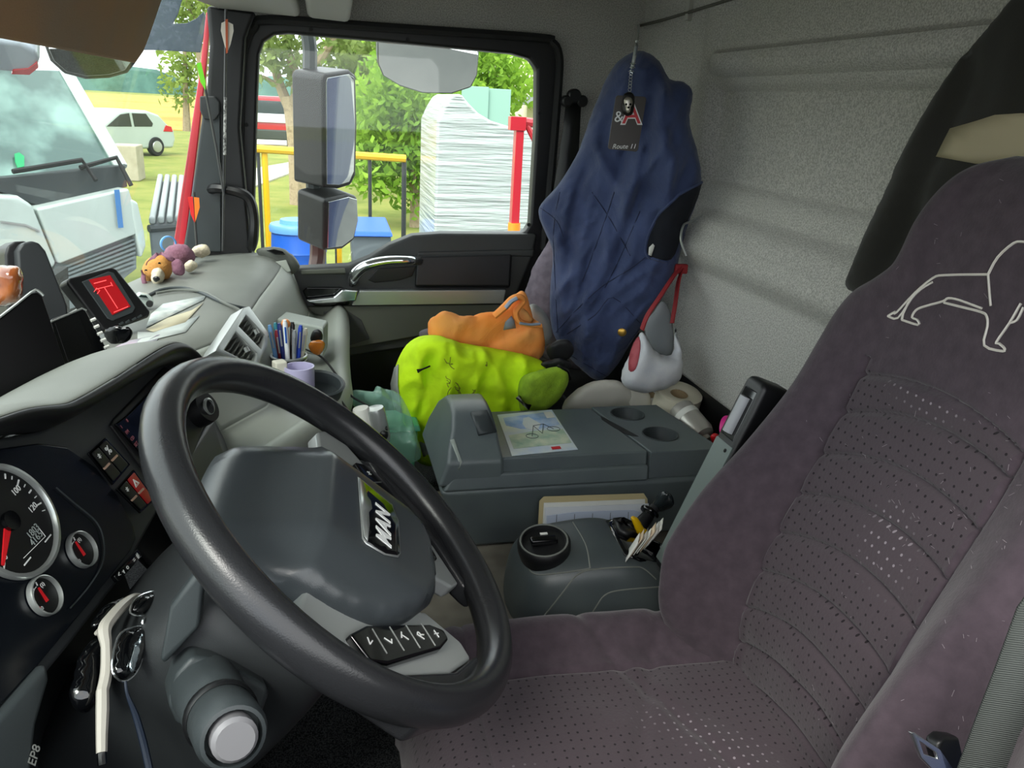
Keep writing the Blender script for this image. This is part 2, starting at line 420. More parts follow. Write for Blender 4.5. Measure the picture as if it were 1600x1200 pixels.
struct(hexa('trim_3', [(.838, 1.0, -.82), (.865, 1.0, -.82), (.865, 2.15, -.82), (.838, 2.15, -.82), (.838, 1.0, -.575), (.865, 1.0, -.555), (.865, 2.15, -.555), (.838, 2.15, -.575)], M['black'], bevel=.006), 'black sill along the foot of the rear wall')
struct(hexa('trim_11', [(.60, 1.54, -.95), (.838, 1.54, -.95), (.838, 2.14, -.95), (.60, 2.14, -.95), (.60, 1.54, -.69), (.838, 1.54, -.69), (.838, 2.14, -.69), (.60, 2.14, -.69)], M['black'], bevel=.006), 'black shelf behind the passenger seat')
struct(hexa('trim_13', [(.752, 1.05, -.793), (.838, 1.05, -.793), (.838, 1.539, -.793), (.752, 1.539, -.793), (.752, 1.05, -.69), (.838, 1.05, -.69), (.838, 1.539, -.69), (.752, 1.539, -.69)], M['black'], bevel=.005), 'black ledge behind the console')
# side wall round the door
DY = 2.15
P2 = lambda px, y: [at(u, v, Y=y) for u, v in px]
o = plate('wall_right', [(x, DY + .012, z) for x, z in ((.60, -1.15), (.87, -1.15), (.87, .31), (-.22, .31), (-.22, .160), (.585, .160), (.625, .13))], V((0, -1, 0)), .03, M['headliner'], bevel=0)
struct(o, 'grey felt side lining round the passenger door')
# A pillar
o = plate('trim_4', P2([(322, 8), (400, 18), (384, 60), (376, 200), (396, 420), (300, 430), (286, 385), (300, 310), (322, 150), (327, 70)], 2.11), V((0, -1, 0)), .05, M['black'], bevel=.01, seg=3)
struct(o, 'black windscreen pillar trim')
o = plate('trim_5', P2([(318, 165), (344, 168), (346, 395), (286, 395), (300, 300)], 2.103), V((0, -1, 0)), .02, M['charcoal'], bevel=.006); struct(o, 'charcoal lower cover of the windscreen pillar')
o = plate('trim_6', P2([(312, 150), (336, 150), (344, 160), (344, 178), (336, 188), (318, 186), (312, 172)], 2.096), V((0, -1, 0)), .01, M['dark'], bevel=.004); struct(o, 'small square cap on the windscreen pillar')
o = plate('trim_7', P2([(322, 18), (329, 25), (321, 120), (305, 260), (287, 400), (268, 400), (294, 230), (312, 110)], 2.17), V((0, -1, 0)), .03, M['red_body'], bevel=.003); struct(o, 'red painted outer edge of the windscreen opening')
# overhead shelf trims at the windscreen top
struct(hexa('trim_8', [(-.34, 1.72, .19), (-.035, 1.72, .19), (-.025, 2.12, .172), (-.215, 2.12, .178), (-.34, 1.72, .3), (-.035, 1.72, .3), (-.025, 2.12, .3), (-.215, 2.12, .3)], M['light_trim'], bevel=.012, seg=3), 'pale overhead shelf panel above the windscreen pillar')
struct(hexa('trim_9', [(-.015, 1.8, .19), (.085, 1.8, .19), (.09, 2.12, .168), (-.01, 2.12, .172), (-.015, 1.8, .3), (.085, 1.8, .3), (.09, 2.12, .3), (-.01, 2.12, .3)], M['light_trim'], bevel=.014, seg=3), 'short pale overhead end panel above the door')
# windscreen
def wsx(y, z): return -.245 + .187 * (z - .138) - .17 * (1 - ((y - 1.2) / .95) ** 2)
gy = np.linspace(.25, 2.15, 26); gz = np.linspace(-.47, .30, 14); vs = [(wsx(y, z), y, z) for z in gz for y in gy]; n = len(gy)
fs = [(i * n + j, i * n + j + 1, (i + 1) * n + j + 1, (i + 1) * n + j) for i in range(len(gz) - 1) for j in range(n - 1)]
struct(mk('window_2', vs, fs, M['windshield']), 'curved windscreen glass')
# front header above the windscreen
struct(hexa('trim_10', [(-.42, .2, .24), (-.26, .2, .2), (-.26, 1.72, .2), (-.42, 1.72, .24), (-.42, .2, .31), (-.26, .2, .31), (-.26, 1.72, .31), (-.42, 1.72, .31)], M['light_trim'], bevel=.01), 'pale header trim along the windscreen top')

# ---------------- passenger door
door = thing('door_1', 'passenger door with black window frame and grey trim', None, (.25, DY, -1.0), kind='structure')
win_px = [(405, 85), (412, 65), (428, 54), (450, 52), (600, 65), (800, 84), (828, 92), (839, 108), (838, 200), (829, 350), (820, 364), (690, 364), (645, 368), (608, 383), (578, 403), (548, 416), (470, 420), (396, 420), (398, 300), (402, 150)]
outer_px = [(385, 455), (371, 300), (374, 120), (381, 62), (394, 38), (420, 27), (600, 39), (840, 55), (866, 62), (878, 82), (878, 130), (864, 300), (850, 470)]
plate('window_frame', P2(outer_px, DY), V((0, -1, 0)), .045, M['black'], door, holes=[P2(win_px, DY)], bevel=.008, seg=3)
rb = P2([(386, 420), (374, 300), (377, 120), (384, 66), (397, 42), (421, 31), (600, 43), (838, 59), (862, 66), (873, 84), (873, 130), (859, 300), (849, 390)], 2.145)
tube('rubber_seal', rb, .011, M['rubber'], door, n=8, smooth_path=4)
struct(plate('window_1', P2([(385, 40), (850, 70), (845, 380), (385, 430)], DY + .025), V((0, -1, 0)), .004, M['pane'], bevel=0), 'door window pane')
for u, v in ((486, 46), (637, 62), (843, 177), (826, 351), (385, 195)):
    disc('screw', at(u, v, Y=DY - .001), (0, -1, 0), .005, .002, M['rubber'], door, n=8)
plate('upper_trim', P2([(440, 421), (470, 419), (545, 415), (578, 402), (608, 383), (645, 368), (690, 365), (840, 366), (832, 402), (800, 480), (795, 520), (530, 560), (500, 555), (470, 490), (448, 440)], 2.135), V((0, -1, 0)), .05, M['door_dark'], door, bevel=.008, seg=3)
hexa('armrest', [at(648, 450, Y=2.13), at(797, 450, Y=2.13), at(797, 448, Y=2.105), at(648, 448, Y=2.105), at(652, 404, Y=2.13), at(800, 399, Y=2.13), at(800, 396, Y=2.115), at(652, 400, Y=2.115)], M['black'], door, bevel=.006)
plate('upper_ledge', P2([(652, 394), (836, 390), (834, 402), (800, 401), (652, 405)], 2.128), V((0, -1, 0)), .03, M['door_dark'], door, bevel=.006, seg=3)
plate('lower_panel', P2([(455, 440), (476, 480), (560, 478), (792, 476), (793, 502), (700, 517), (545, 545), (515, 545), (480, 500)], 2.122), V((0, -1, 0)), .03, M['door_low'], door, bevel=.006, seg=3)
plate('lower_door_shade', [(-.30, 2.15, -1.13), (.62, 2.15, -1.13), (.62, 2.15, -.45), (-.12, 2.15, -.45), (-.30, 2.15, -.6)], V((0, -1, 0)), .04, M['black'], door, bevel=.004)  # lower door made black, the dark of the footwell put into its colour
plate('speaker_cover', P2([(505, 487), (540, 484), (565, 500), (578, 530), (545, 541), (516, 541)], 2.1195), V((0, -1, 0)), .01, M['door_dark'], door, bevel=.003)
plate('decor_strip', P2([(562, 454), (791, 453), (787, 474), (549, 477)], 2.108), V((0, -1, 0)), .02, M['silver'], door, bevel=.003, seg=3)
plate('handle_recess', P2([(473, 455), (480, 449), (533, 449), (552, 456), (545, 477), (492, 478), (480, 470)], 2.118), V((0, -1, 0)), .01, M['gloss'], door, bevel=.003)
plate('release_lever', P2([(478, 469), (505, 466), (522, 464), (534, 453), (560, 454), (556, 471), (500, 475), (482, 473)], 2.098), V((0, -1, 0)), .012, M['chrome'], door, bevel=.004, seg=3)
tube('pull_handle', [at(551, 441, Y=2.12), at(556, 428, Y=2.075), at(573, 415, Y=2.06), at(605, 408, Y=2.06), at(640, 407, Y=2.062), at(655, 408, Y=2.12)], [.014, .015, .014, .013, .012, .012], M['chrome'], door, n=10)
plate('grip_recess', P2([(575, 437), (590, 420), (650, 416), (644, 432), (625, 438), (585, 442)], 2.129), V((0, -1, 0)), .006, M['black'], door, bevel=.002)
hexa('window_switch', [at(472, 429, Y=2.13), at(540, 429, Y=2.13), at(541, 427, Y=2.09), at(470, 429, Y=2.09), at(473, 423, Y=2.13), at(538, 421, Y=2.13), at(539, 419, Y=2.09), at(470, 422, Y=2.09)], M['door_low'], door, bevel=.003)
# grab handle on the pillar
tube('grab_handle', [at(330, 296, Y=2.11), at(340, 294, Y=2.08), at(372, 300, Y=2.07), at(390, 312, Y=2.07), at(397, 340, Y=2.07), at(396, 372, Y=2.07), at(393, 386, Y=2.10)], .012, M['black'])
tag(bpy.data.objects['grab_handle'], 'black grab handle curving down beside the door frame', 'handle')
struct(quad('wall_front', [(-.66, .2, -1.15), (-.66, 2.16, -1.15), (-.60, 2.16, -.43), (-.60, .2, -.43)], M['carpet'], .02, V((1, 0, -.08))), 'dark carpeted bulkhead under the dashboard')
# driver side: door closed with its window open, pillar and header
struct(plate('wall_left', [(x, .22, z) for x, z in ((-.62, -1.15), (.87, -1.15), (.87, .31), (-.3, .31), (-.3, .20), (.56, .20), (.60, .16), (.62, -.35), (-.33, -.37), (-.62, -.45))], V((0, 1, 0)), .06, M['door_dark'], bevel=0), 'driver side of the cab with the window open')
# sun visor
a = V((-.272, 0, .033)); b = V((-.205, 0, .20))
vp = [V((a.x, .45, a.z)), V((a.x, 1.46, a.z)), V((a.x + .006, 1.485, a.z + .014)), V((a.x + .018, 1.495, a.z + .04)), V((b.x, 1.51, b.z)), V((b.x, .45, b.z))]
vn = (b - a).cross(V((0, 1, 0))).normalized(); vn = vn if vn.x > 0 else -vn
vis = plate('sun_visor', vp, vn, .014, mat('visor_brown', '#96806c', .85, bump=(500, .3), var=(4, '#a8805a', 3)), bevel=.005, seg=3)
tag(vis, 'brown fabric sun visor folded down at the windscreen top', 'sun visor')
# ------------------------------------------------------------------ outside
GZ = -2.2
def noise_mat(name, cols, scale, rough=.95, detail=6, bump=None):
    m = bpy.data.materials.new(name); m.use_nodes = True; nt = m.node_tree; b = nt.nodes['Principled BSDF']; b.inputs['Roughness'].default_value = rough; b.inputs['Specular IOR Level'].default_value = .15
    tc = nt.nodes.new('ShaderNodeTexCoord'); n = nt.nodes.new('ShaderNodeTexNoise'); n.inputs['Scale'].default_value = scale; n.inputs['Detail'].default_value = detail; n.inputs['Roughness'].default_value = .65
    r = nt.nodes.new('ShaderNodeValToRGB'); nt.links.new(tc.outputs['Object'], n.inputs['Vector']); nt.links.new(n.outputs['Fac'], r.inputs['Fac']); nt.links.new(r.outputs['Color'], b.inputs['Base Color'])
    while len(r.color_ramp.elements) < len(cols): r.color_ramp.elements.new(.5)
    for i, c in enumerate(cols):
        r.color_ramp.elements[i].position = .3 + .4 * i / max(1, len(cols) - 1); r.color_ramp.elements[i].color = lin(c)
    if bump:
        n2 = nt.nodes.new('ShaderNodeTexNoise'); n2.inputs['Scale'].default_value = bump[0]; bp = nt.nodes.new('ShaderNodeBump'); bp.inputs['Strength'].default_value = bump[1]; bp.inputs['Distance'].default_value = bump[2]
        nt.links.new(tc.outputs['Object'], n2.inputs['Vector']); nt.links.new(n2.outputs['Fac'], bp.inputs['Height']); nt.links.new(bp.outputs['Normal'], b.inputs['Normal'])
    return m
M['grass'] = noise_mat('grass', ['#5f6e30', '#7d8442', '#8f8b4c'], .8)
M['asphalt'] = noise_mat('asphalt', ['#6d6e6c', '#83837f'], 2.)
M['gravel'] = noise_mat('gravel', ['#a9a79c', '#c4c1b4'], 3.)
M['wheat'] = noise_mat('wheat', ['#a5843c', '#bb9c50', '#9c7c38'], .05)
M['forest'] = noise_mat('forest', ['#33504a', '#4f6f66', '#2c463c'], .06, detail=10)
def ground(name, pts, m, z, label):
    o = plate(name, [(x, y, z) for x, y in pts], V((0, 0, 1)), .05, m, bevel=0, smooth=False); struct(o, label); return o
ground('ground', [(-400, -60), (400, -60), (400, 420), (-400, 420)], M['grass'], GZ, 'grass around the yard')
ground('yard', [(-40, -40), (60, -40), (60, 9.6), (-40, 9.6)], M['asphalt'], GZ + .03, 'grey asphalt yard beside the truck')
ground('wheat_field', [(-300, 44), (20, 50), (60, 240), (-300, 240)], M['wheat'], GZ + .05, 'ripe golden wheat field')
ground('gravel_path', [(v.x, v.y) for v in (at(380, 300, Z=GZ), at(480, 262, Z=GZ), at(480, 250, Z=GZ), at(380, 268, Z=GZ))], M['gravel'], GZ + .04, 'pale gravel path across the grass')
ground('gravel_road', [(v.x, v.y) for v in (at(380, 226, Z=GZ), at(640, 234, Z=GZ), at(640, 214, Z=GZ), at(380, 200, Z=GZ))], M['gravel'], GZ + .045, 'pale gravel road behind the trees')
# far wooded ridge
rg = []
for u, v in ((-700, 96), (-300, 112), (0, 118), (110, 120), (150, 108), (200, 103), (240, 108), (280, 124), (330, 136), (420, 118), (480, 122), (640, 134), (900, 140), (1500, 170)):
    p = at(u, v, Y=330); rg.append([V((p.x, 326, GZ)), V((p.x, 330, p.z * .8)), V((p.x, 336, p.z)), V((p.x, 350, p.z * .7)), V((p.x, 370, GZ))])
hl = loft('ridge', rg, M['forest'], closed=False, caps=False); hl['kind'] = 'structure'; hl['label'] = 'dark wooded ridge on the horizon'

# ---- trees
def leafmat(name, c1, c2):
    m = noise_mat(name, [c1, c2], 1.6, .7, 3); nt = m.node_tree; b = nt.nodes['Principled BSDF']
    b.inputs['Subsurface Weight'].default_value = 0; tr = nt.nodes.new('ShaderNodeBsdfTranslucent'); mx = nt.nodes.new('ShaderNodeMixShader'); mx.inputs[0].default_value = .45
    r = [x for x in nt.nodes if x.type == 'VALTORGB'][0]; nt.links.new(r.outputs['Color'], tr.inputs['Color']); nt.links.new(b.outputs[0], mx.inputs[1]); nt.links.new(tr.outputs[0], mx.inputs[2]); nt.links.new(mx.outputs[0], nt.nodes['Material Output'].inputs['Surface'])
    return m
M['leaf_bright'] = leafmat('leaf_bright', '#557f2a', '#9cc048'); M['leaf_dark'] = leafmat('leaf_dark', '#5a6e3c', '#8f9f5c')
M['leaf_olive'] = leafmat('leaf_olive', '#66803a', '#a3b45c')
M['bark'] = noise_mat('bark', ['#7a6a58', '#a09078', '#8b7a66'], 9)
def tree(label, base_px, Y, clumps, trunks, leaf, size, per, grp=None, cat_='tree'):
    rnd = random.Random(label); b = at(*base_px, Y=Y); t = thing('tree' if cat_ == 'tree' else 'bush', label, cat_, (b.x, Y, GZ), grp)
    for px, r0, r1 in trunks:
        p = [at(u, v, Y=Y + dy) for u, v, dy in px]; k = len(p)
        tube('trunk' if r0 > .1 else 'branch', p, [r0 + (r1 - r0) * i / (k - 1) for i in range(k)], M['bark'], t, n=7, smooth_path=4)
    vs = []; fs = []
    for u, v, r, dy in clumps:
        c = at(u, v, Y=Y + dy)
        for _ in range(int(per * (r / .8) ** 2)):
            d = V((rnd.gauss(0, 1), rnd.gauss(0, 1), rnd.gauss(0, 1))).normalized() * r * rnd.random() ** .4
            a = V((rnd.gauss(0, 1), rnd.gauss(0, 1), rnd.gauss(0, 1))).normalized(); bb = a.cross(V((rnd.gauss(0, 1), rnd.gauss(0, 1), rnd.gauss(0, 1)))).normalized()
            s = size * (.6 + .8 * rnd.random()); q = c + d; i = len(vs)
            vs += [q - a * s, q + bb * s * .45, q + a * s, q - bb * s * .45]; fs.append((i, i + 1, i + 2, i + 3))
    f = mk('foliage', vs, fs, M[leaf], t, smooth=False); f['kind'] = 'stuff'
    return t
R6 = random.Random(6)
tree('forked bare trunked tree with sparse leaves beside the mirror', (468, 300), 18, [(R6.uniform(400, 600), R6.uniform(20, 110) , R6.uniform(.35, .7), R6.uniform(-1, 1)) for _ in range(26)] + [(R6.uniform(480, 610), R6.uniform(80, 170), .45, 0) for _ in range(8)],
     [([(472, 330, 0), (468, 240, 0), (462, 190, 0), (455, 150, 0)], .28, .2), ([(462, 190, 0), (440, 140, .2), (425, 90, .3), (410, 30, .3)], .13, .05), ([(460, 175, 0), (462, 120, 0), (448, 70, 0), (452, 10, 0)], .13, .05), ([(458, 160, 0), (490, 110, -.2), (520, 60, -.3), (540, 0, 0)], .12, .04), ([(440, 140, .2), (420, 125, .2), (405, 118, .2)], .06, .03)], 'leaf_dark', .10, 130)
tree('bright green leafy bush behind the yellow railing', (625, 330), 15, [(R6.uniform(575, 675), R6.uniform(135, 260), R6.uniform(.45, .75), R6.uniform(-.8, .8)) for _ in range(26)] + [(640, 300, .5, 0), (665, 280, .5, 0), (600, 240, .6, 0), (655, 250, .6, 0), (700, 190, .7, 1), (720, 160, .6, 1)],
     [([(645, 400, 0), (648, 320, 0), (640, 240, 0)], .12, .06), ([(648, 320, 0), (660, 260, 0), (668, 200, 0)], .06, .03)], 'leaf_bright', .085, 330, cat_='bush')
tree('broad green tree behind the wrapped pallet load', (700, 300), 22, [(R6.uniform(540, 800), R6.uniform(70, 150), R6.uniform(.7, 1.1), R6.uniform(-1, 1)) for _ in range(20)] + [(770, 105, .7, 0), (795, 130, .6, 0), (620, 120, 1, 0), (750, 90, .7, 0), (640, 100, 1, 0)],
     [([(690, 330, 0), (690, 200, 0), (680, 110, 0)], .2, .08)], 'leaf_bright', .12, 190)
tree('slender roadside tree standing before the wheat field', (290, 205), 34, [(R6.uniform(270, 312), R6.uniform(70, 150), R6.uniform(.5, .8), 0) for _ in range(16)],
     [([(292, 205, 0), (290, 140, 0), (288, 60, 0)], .16, .05)], 'leaf_olive', .13, 60)
tree('leafy branches hanging over the windscreen corner', (300, 230), 26, [(R6.uniform(245, 330), R6.uniform(-20, 50), R6.uniform(.5, .8), 0) for _ in range(12)],
     [([(318, 240, 0), (316, 120, 0), (300, 20, 0), (280, -20, 0)], .14, .07)], 'leaf_olive', .12, 100)

# ---- yellow railing
fe = thing('railing', 'yellow topped railing with thin dark posts across the grass', 'railing', (at(520, 400, Y=10).x, 10, GZ))
q = [at(380, 231, Y=10), at(634, 248, Y=10)]
tube('top_rail', q, .045, M['yellow'], fe, n=8, smooth_path=1)
for u, c, r in ((403, 'dark', .02), (413, 'yellow', .035), (471, 'yellow', .045), (484, 'dark', .02), (527, 'yellow', .035), (523, 'dark', .02), (578, 'dark', .022), (632, 'dark', .03)):
    p = at(u, 240, Y=10); f = (p.x - q[0].x) / (q[1].x - q[0].x); zt = q[0].z + (q[1].z - q[0].z) * f
    if c == 'yellow' and u > 420: zt = at(u, 355, Y=10).z
    tube('post', [(p.x, 10.03, GZ), (p.x, 10.03, zt)], r, M[c], fe, n=8, smooth_path=1)
# ---- blue barrel and wheelie bin
b = at(466, 360, Y=9.3); ba = thing('barrel', 'blue plastic barrel with pale rim behind the mirror', 'barrel', (b.x, 9.3, GZ))
zt = at(440, 360, Y=9).z; hh = zt - GZ
lathe('drum', [(.26, 0), (.29, .04), (.30, hh * .3), (.31, hh * .32), (.30, hh * .35), (.30, hh * .65), (.31, hh * .67), (.30, hh * .7), (.29, hh - .05)], (b.x, 9.3, GZ), (0, 0, 1), M['blue'], ba, n=28)
lathe('lid', [(.31, -.05), (.315, 0), (.30, .03), (.2, .035), (.19, .08), (.01, .085)], (b.x, 9.3, zt), (0, 0, 1), mat('barrel_lid', '#5f96d2', .4), ba, n=28)
b = at(578, 370, Y=9.2); bi = thing('wheelie_bin', 'grey wheelie bin with blue lid beyond the small mirror', 'bin', (b.x, 9.2, GZ))
zt = at(578, 368, Y=9).z; w = .22
hexa('bin_body', [(b.x - w * .8, 9.02, GZ), (b.x + w * .8, 9.02, GZ), (b.x + w * .8, 9.5, GZ), (b.x - w * .8, 9.5, GZ), (b.x - w, 8.95, zt), (b.x + w, 8.95, zt), (b.x + w, 9.55, zt), (b.x - w, 9.55, zt)], mat('bin_grey', '#5c646a', .5), bi, bevel=.02)
hexa('lid', [(b.x - w * 1.08, 8.9, zt), (b.x + w * 1.08, 8.9, zt), (b.x + w * 1.08, 9.6, zt), (b.x - w * 1.08, 9.6, zt), (b.x - w, 8.95, zt + .05), (b.x + w, 8.95, zt + .05), (b.x + w * .9, 9.5, zt + .14), (b.x - w * .9, 9.5, zt + .14)], M['blue'], bi, bevel=.02, seg=3)
# ---- wrapped pallet load
wrap = mat('stretch_film', '#a9b3b0', .3, coat=.4)
nt = wrap.node_tree; tc = nt.nodes.new('ShaderNodeTexCoord'); mp = nt.nodes.new('ShaderNodeMapping'); mp.inputs['Scale'].default_value = (1.2, 1, 22); mp.inputs['Rotation'].default_value = (0, .06, 0); n_ = nt.nodes.new('ShaderNodeTexNoise'); n_.inputs['Scale'].default_value = 1.; n_.inputs['Detail'].default_value = 5
bp = nt.nodes.new('ShaderNodeBump'); bp.inputs['Strength'].default_value = .8; bp.inputs['Distance'].default_value = .06
nt.links.new(tc.outputs['Object'], mp.inputs['Vector']); nt.links.new(mp.outputs[0], n_.inputs['Vector']); nt.links.new(n_.outputs['Fac'], bp.inputs['Height']); nt.links.new(bp.outputs['Normal'], nt.nodes['Principled BSDF'].inputs['Normal'])
top = [(683, 190), (692, 170), (703, 152), (712, 147), (721, 147), (733, 162), (748, 177), (768, 189), (800, 199), (850, 208), (950, 214)]
Y0 = 7.; tp = [at(u, v, Y=Y0) for u, v in top]
loadp = [V((tp[0].x - .01, Y0, GZ + .15))] + tp + [V((tp[-1].x, Y0, GZ + .15))]
ld = thing('pallet_load', 'tall pallet load wrapped in white stretch film', 'pallet load', (tp[5].x, Y0 + .5, GZ))
plate('wrapped_goods', loadp, V((0, -1, 0)), 1.1, wrap, ld, bevel=.05, seg=3)
for k in range(3): box('pallet_block', (tp[0].x + .1 + k * .75, Y0 + .5, GZ + .085), (.14, 1., .13), mat('pallet_wood', '#9a7d55', .8) if k == 0 else bpy.data.materials['pallet_wood'], ld, bevel=.005)
gb = thing('glass_crate', 'pale green glass panes standing behind the pallet load', 'glass crate', (at(760, 190, Y=9.2).x, 9.4, GZ))
for k, (u0, u1, vt) in enumerate(((722, 764, 134), (764, 800, 138))):
    p0 = at(u0, vt, Y=9.2); p1 = at(u1, vt + 2, Y=9.2)
    plate('pane', [(p0.x, 9.2 + k * .04, GZ + .2), (p1.x, 9.2 + k * .04, GZ + .2), (p1.x, 9.2 + k * .04, p1.z), (p0.x, 9.2 + k * .04, p0.z)], V((0, -1, 0)), .03, mat('green_pane', '#8fb3a4', .15, coat=.5) if k == 0 else bpy.data.materials['green_pane'], gb, bevel=.003)
p0 = at(716, 190, Y=9.3); p1 = at(806, 190, Y=9.3); box('rack_base', ((p0.x + p1.x) / 2, 9.4, GZ + .12), (p1.x - p0.x, .6, .22), M['charcoal'], gb)
# ---- red lifting rig
rg_ = thing('lifting_rig', 'red painted steel lifting arm standing outside the door', 'lifting rig', (at(805, 300, Y=5.6).x, 5.6, GZ))
pt = at(812, 192, Y=5.6); pb = at(803, 360, Y=5.6)
hexa('upright', [(pb.x - .03, 5.57, GZ), (pb.x + .03, 5.57, GZ), (pb.x + .03, 5.65, GZ), (pb.x - .03, 5.65, GZ), (pt.x - .028, 5.57, pt.z), (pt.x + .028, 5.57, pt.z), (pt.x + .028, 5.65, pt.z), (pt.x - .028, 5.65, pt.z)], M['red_body'], rg_)
box('head_plate', at(808, 193, Y=5.6), (.11, .08, .09), M['red_body'], rg_)
tube('arm', [at(805, 188, Y=5.6), at(860, 196, Y=5.6)], .03, M['red_body'], rg_, n=8, smooth_path=1)
tube('brace', [at(822, 192, Y=5.6), at(836, 220, Y=5.6)], .022, M['red_body'], rg_, n=8, smooth_path=1)
tube('marker_sleeve', [at(803.5, 348, Y=5.6), at(803, 362, Y=5.6)], .045, mat('orange_marker', '#f08a1e', .5), rg_, n=10, smooth_path=1)
# ---- beige shed in the distance
h0 = at(800, 160, Y=26); sh = thing('shed', 'beige shed with grey roof edge in the distance', 'building', (h0.x + 5, 28, GZ))
box('shed_wall', (h0.x + 5.5, 29, (GZ + 1.6) / 2), (10, 6, 1.6 - GZ), mat('shed_beige', '#cfc8ae', .8), sh, bevel=.02)
box('roof_edge', (h0.x + 4.9, 25.6, at(790, 155, Y=26).z), (13, .8, .28), mat('shed_roof', '#8b8f93', .6), sh, bevel=.02)
for k in range(2): box('window', (h0.x + 3 + k * 3, 25.98, at(790, 130, Y=26).z), (1., .06, .9), M['dark_glass'], sh, bevel=.01)
# ---- far red lorry
c0 = at(417, 200, Y=36); rt = thing('lorry', 'red lorry parked far away behind the forked tree', 'lorry', (c0.x, 37, GZ))
z0 = GZ + .4; zt = at(417, 150, Y=36).z
box('cab', (c0.x, 37, (z0 + zt) / 2), (2.3, 2, zt - z0), M['red_body'], rt, bevel=.12, seg=3)
box('windscreen', (c0.x, 36.0, zt - .55), (2., .08, .75), M['dark_glass'], rt, bevel=.03)
box('bumper', (c0.x, 35.95, z0 + .2), (2.3, .2, .4), M['charcoal'], rt, bevel=.05)
box('grille', (c0.x, 35.97, z0 + .85), (1.6, .08, .35), mat('grille_pale', '#c9cfd2', .4), rt, bevel=.02)
for s in (-.9, .9): lathe('wheel', [(.02, -.15), (.45, -.14), (.48, -.1), (.48, .1), (.45, .14), (.02, .15)], (c0.x + s, 36.8, GZ + .48), (1, 0, 0), M['rubber'], rt, n=20)

# ---- white hatchback by the field
def side_plate(name, prof, o, d, w, off, th, m, parent, bevel=.01):   # profile (along, height) on the car's side plane
    nrm = V((d.y, -d.x, 0)); pts = [o + d * x + V((0, 0, z)) + nrm * off for x, z in prof]
    return plate(name, pts, nrm, th, m, parent, bevel=bevel, seg=2)
co = at(182, 246, Z=GZ); ce = at(268, 243, Z=GZ); d = (ce - co); d.z = 0; d.normalize()
cr_ = thing('hatchback', 'white hatchback car parked by the wheat field', 'car', (co.x, co.y, GZ))
o0 = V((co.x, co.y, GZ)) - d * 1.55        # car: nose to the left, tail to the right, 4.0 long
nrm = V((d.y, -d.x, 0))
if nrm.dot(-o0) < 0: nrm = -nrm
def cplate(name, prof, off, th, m, bevel=.01):
    return plate(name, [o0 + d * x + V((0, 0, z)) + nrm * off for x, z in prof], nrm, th, m, cr_, bevel=bevel, seg=3)
body = cplate('body', [(0, .35), (.1, .62), (.55, .78), (1.05, .9), (1.75, 1.38), (2.1, 1.46), (2.9, 1.46), (3.35, 1.34), (3.75, .98), (3.95, .88), (4.0, .5), (3.9, .25), (.1, .22)], 0, 1.65, M['white_paint'], .12)
cplate('side_window', [(1.3, .95), (1.85, 1.32), (2.2, 1.37), (2.25, .95)], .012, .02, M['dark_glass'])
cplate('side_window', [(2.35, .95), (2.3, 1.37), (2.85, 1.36), (3.1, 1.05), (3.05, .95)], .012, .02, M['dark_glass'])
cplate('tail_light', [(3.5, .8), (3.62, 1.0), (3.85, .95), (3.9, .78)], .02, .12, M['red'])
rear = [o0 + d * 3.42 + V((0, 0, 1.30)), o0 + d * 3.76 + V((0, 0, 1.0))]
rn = V((d.x * .65, d.y * .65, .75)).normalized()
plate('rear_window', [rear[0] - nrm * .2 + rn * .01, rear[1] - nrm * .12 + rn * .01, rear[1] - nrm * 1.5 + rn * .01, rear[0] - nrm * 1.42 + rn * .01], rn, .04, M['dark_glass'], cr_, bevel=.01)
for x in (.75, 3.15):
    for s in (0.02, -1.5):
        wl = lathe('wheel', [(.02, -.1), (.28, -.1), (.31, -.06), (.31, .06), (.28, .1), (.02, .1)], o0 + d * x + nrm * (s - .06) + V((0, 0, .31)), nrm, M['rubber'], cr_, n=22)
        if s > 0: lathe('hubcap', [(.19, 0), (.18, .02), (.02, .03)], o0 + d * x + nrm * (s + .04) + V((0, 0, .31)), nrm, M['silver'], wl, n=16)

# ---- white van standing in front of the windscreen
def on(u, v, z): p = at(u, v, Z=z); return p
zb = -1.42
A = at(92, 413, Y=6.4); vd = V((.72, .69, 0)).normalized(); vn = V((vd.y, -vd.x, 0))
if vn.dot(A) > 0: vn = -vn
van = thing('van', 'white van parked nose on beyond the windscreen', 'van', (A.x, A.y, GZ))
def vpt(s, z, depth=0.): return V((A.x, A.y, 0)) + vd * s + V((0, 0, z)) - vn * depth
def vpx(u, v, depth=0.):
    p0 = V((A.x, A.y, 0)) - vn * depth; return atp(u, v, p0, vn)
LEN = (vpx(214, 366) - A).length
plate('bonnet', [vpx(u, v) for u, v in ((58, 326), (202, 294), (216, 338), (214, 366), (92, 413))], vn, .25, M['white_paint'], van, bevel=.02, seg=3)
plate('wing', [vpx(u, v) for u, v in ((-180, 330), (-60, 312), (0, 305), (30, 306), (52, 320), (90, 413), (60, 440), (-180, 520))], vn, .3, M['white_paint'], van, bevel=.03, seg=3)
plate('wing_line', [vpx(u, v, -.012) for u, v in ((2, 345), (40, 350), (62, 360), (62, 363), (40, 353), (2, 348))], vn, .01, M['silver'], van, bevel=0)
gr = plate('grille', [vpx(u, v, .06) for u, v in ((88, 408), (214, 362), (214, 420), (150, 470), (60, 500))], vn, .2, mat('grille_grey', '#6f7a7d', .5), van, bevel=.01)
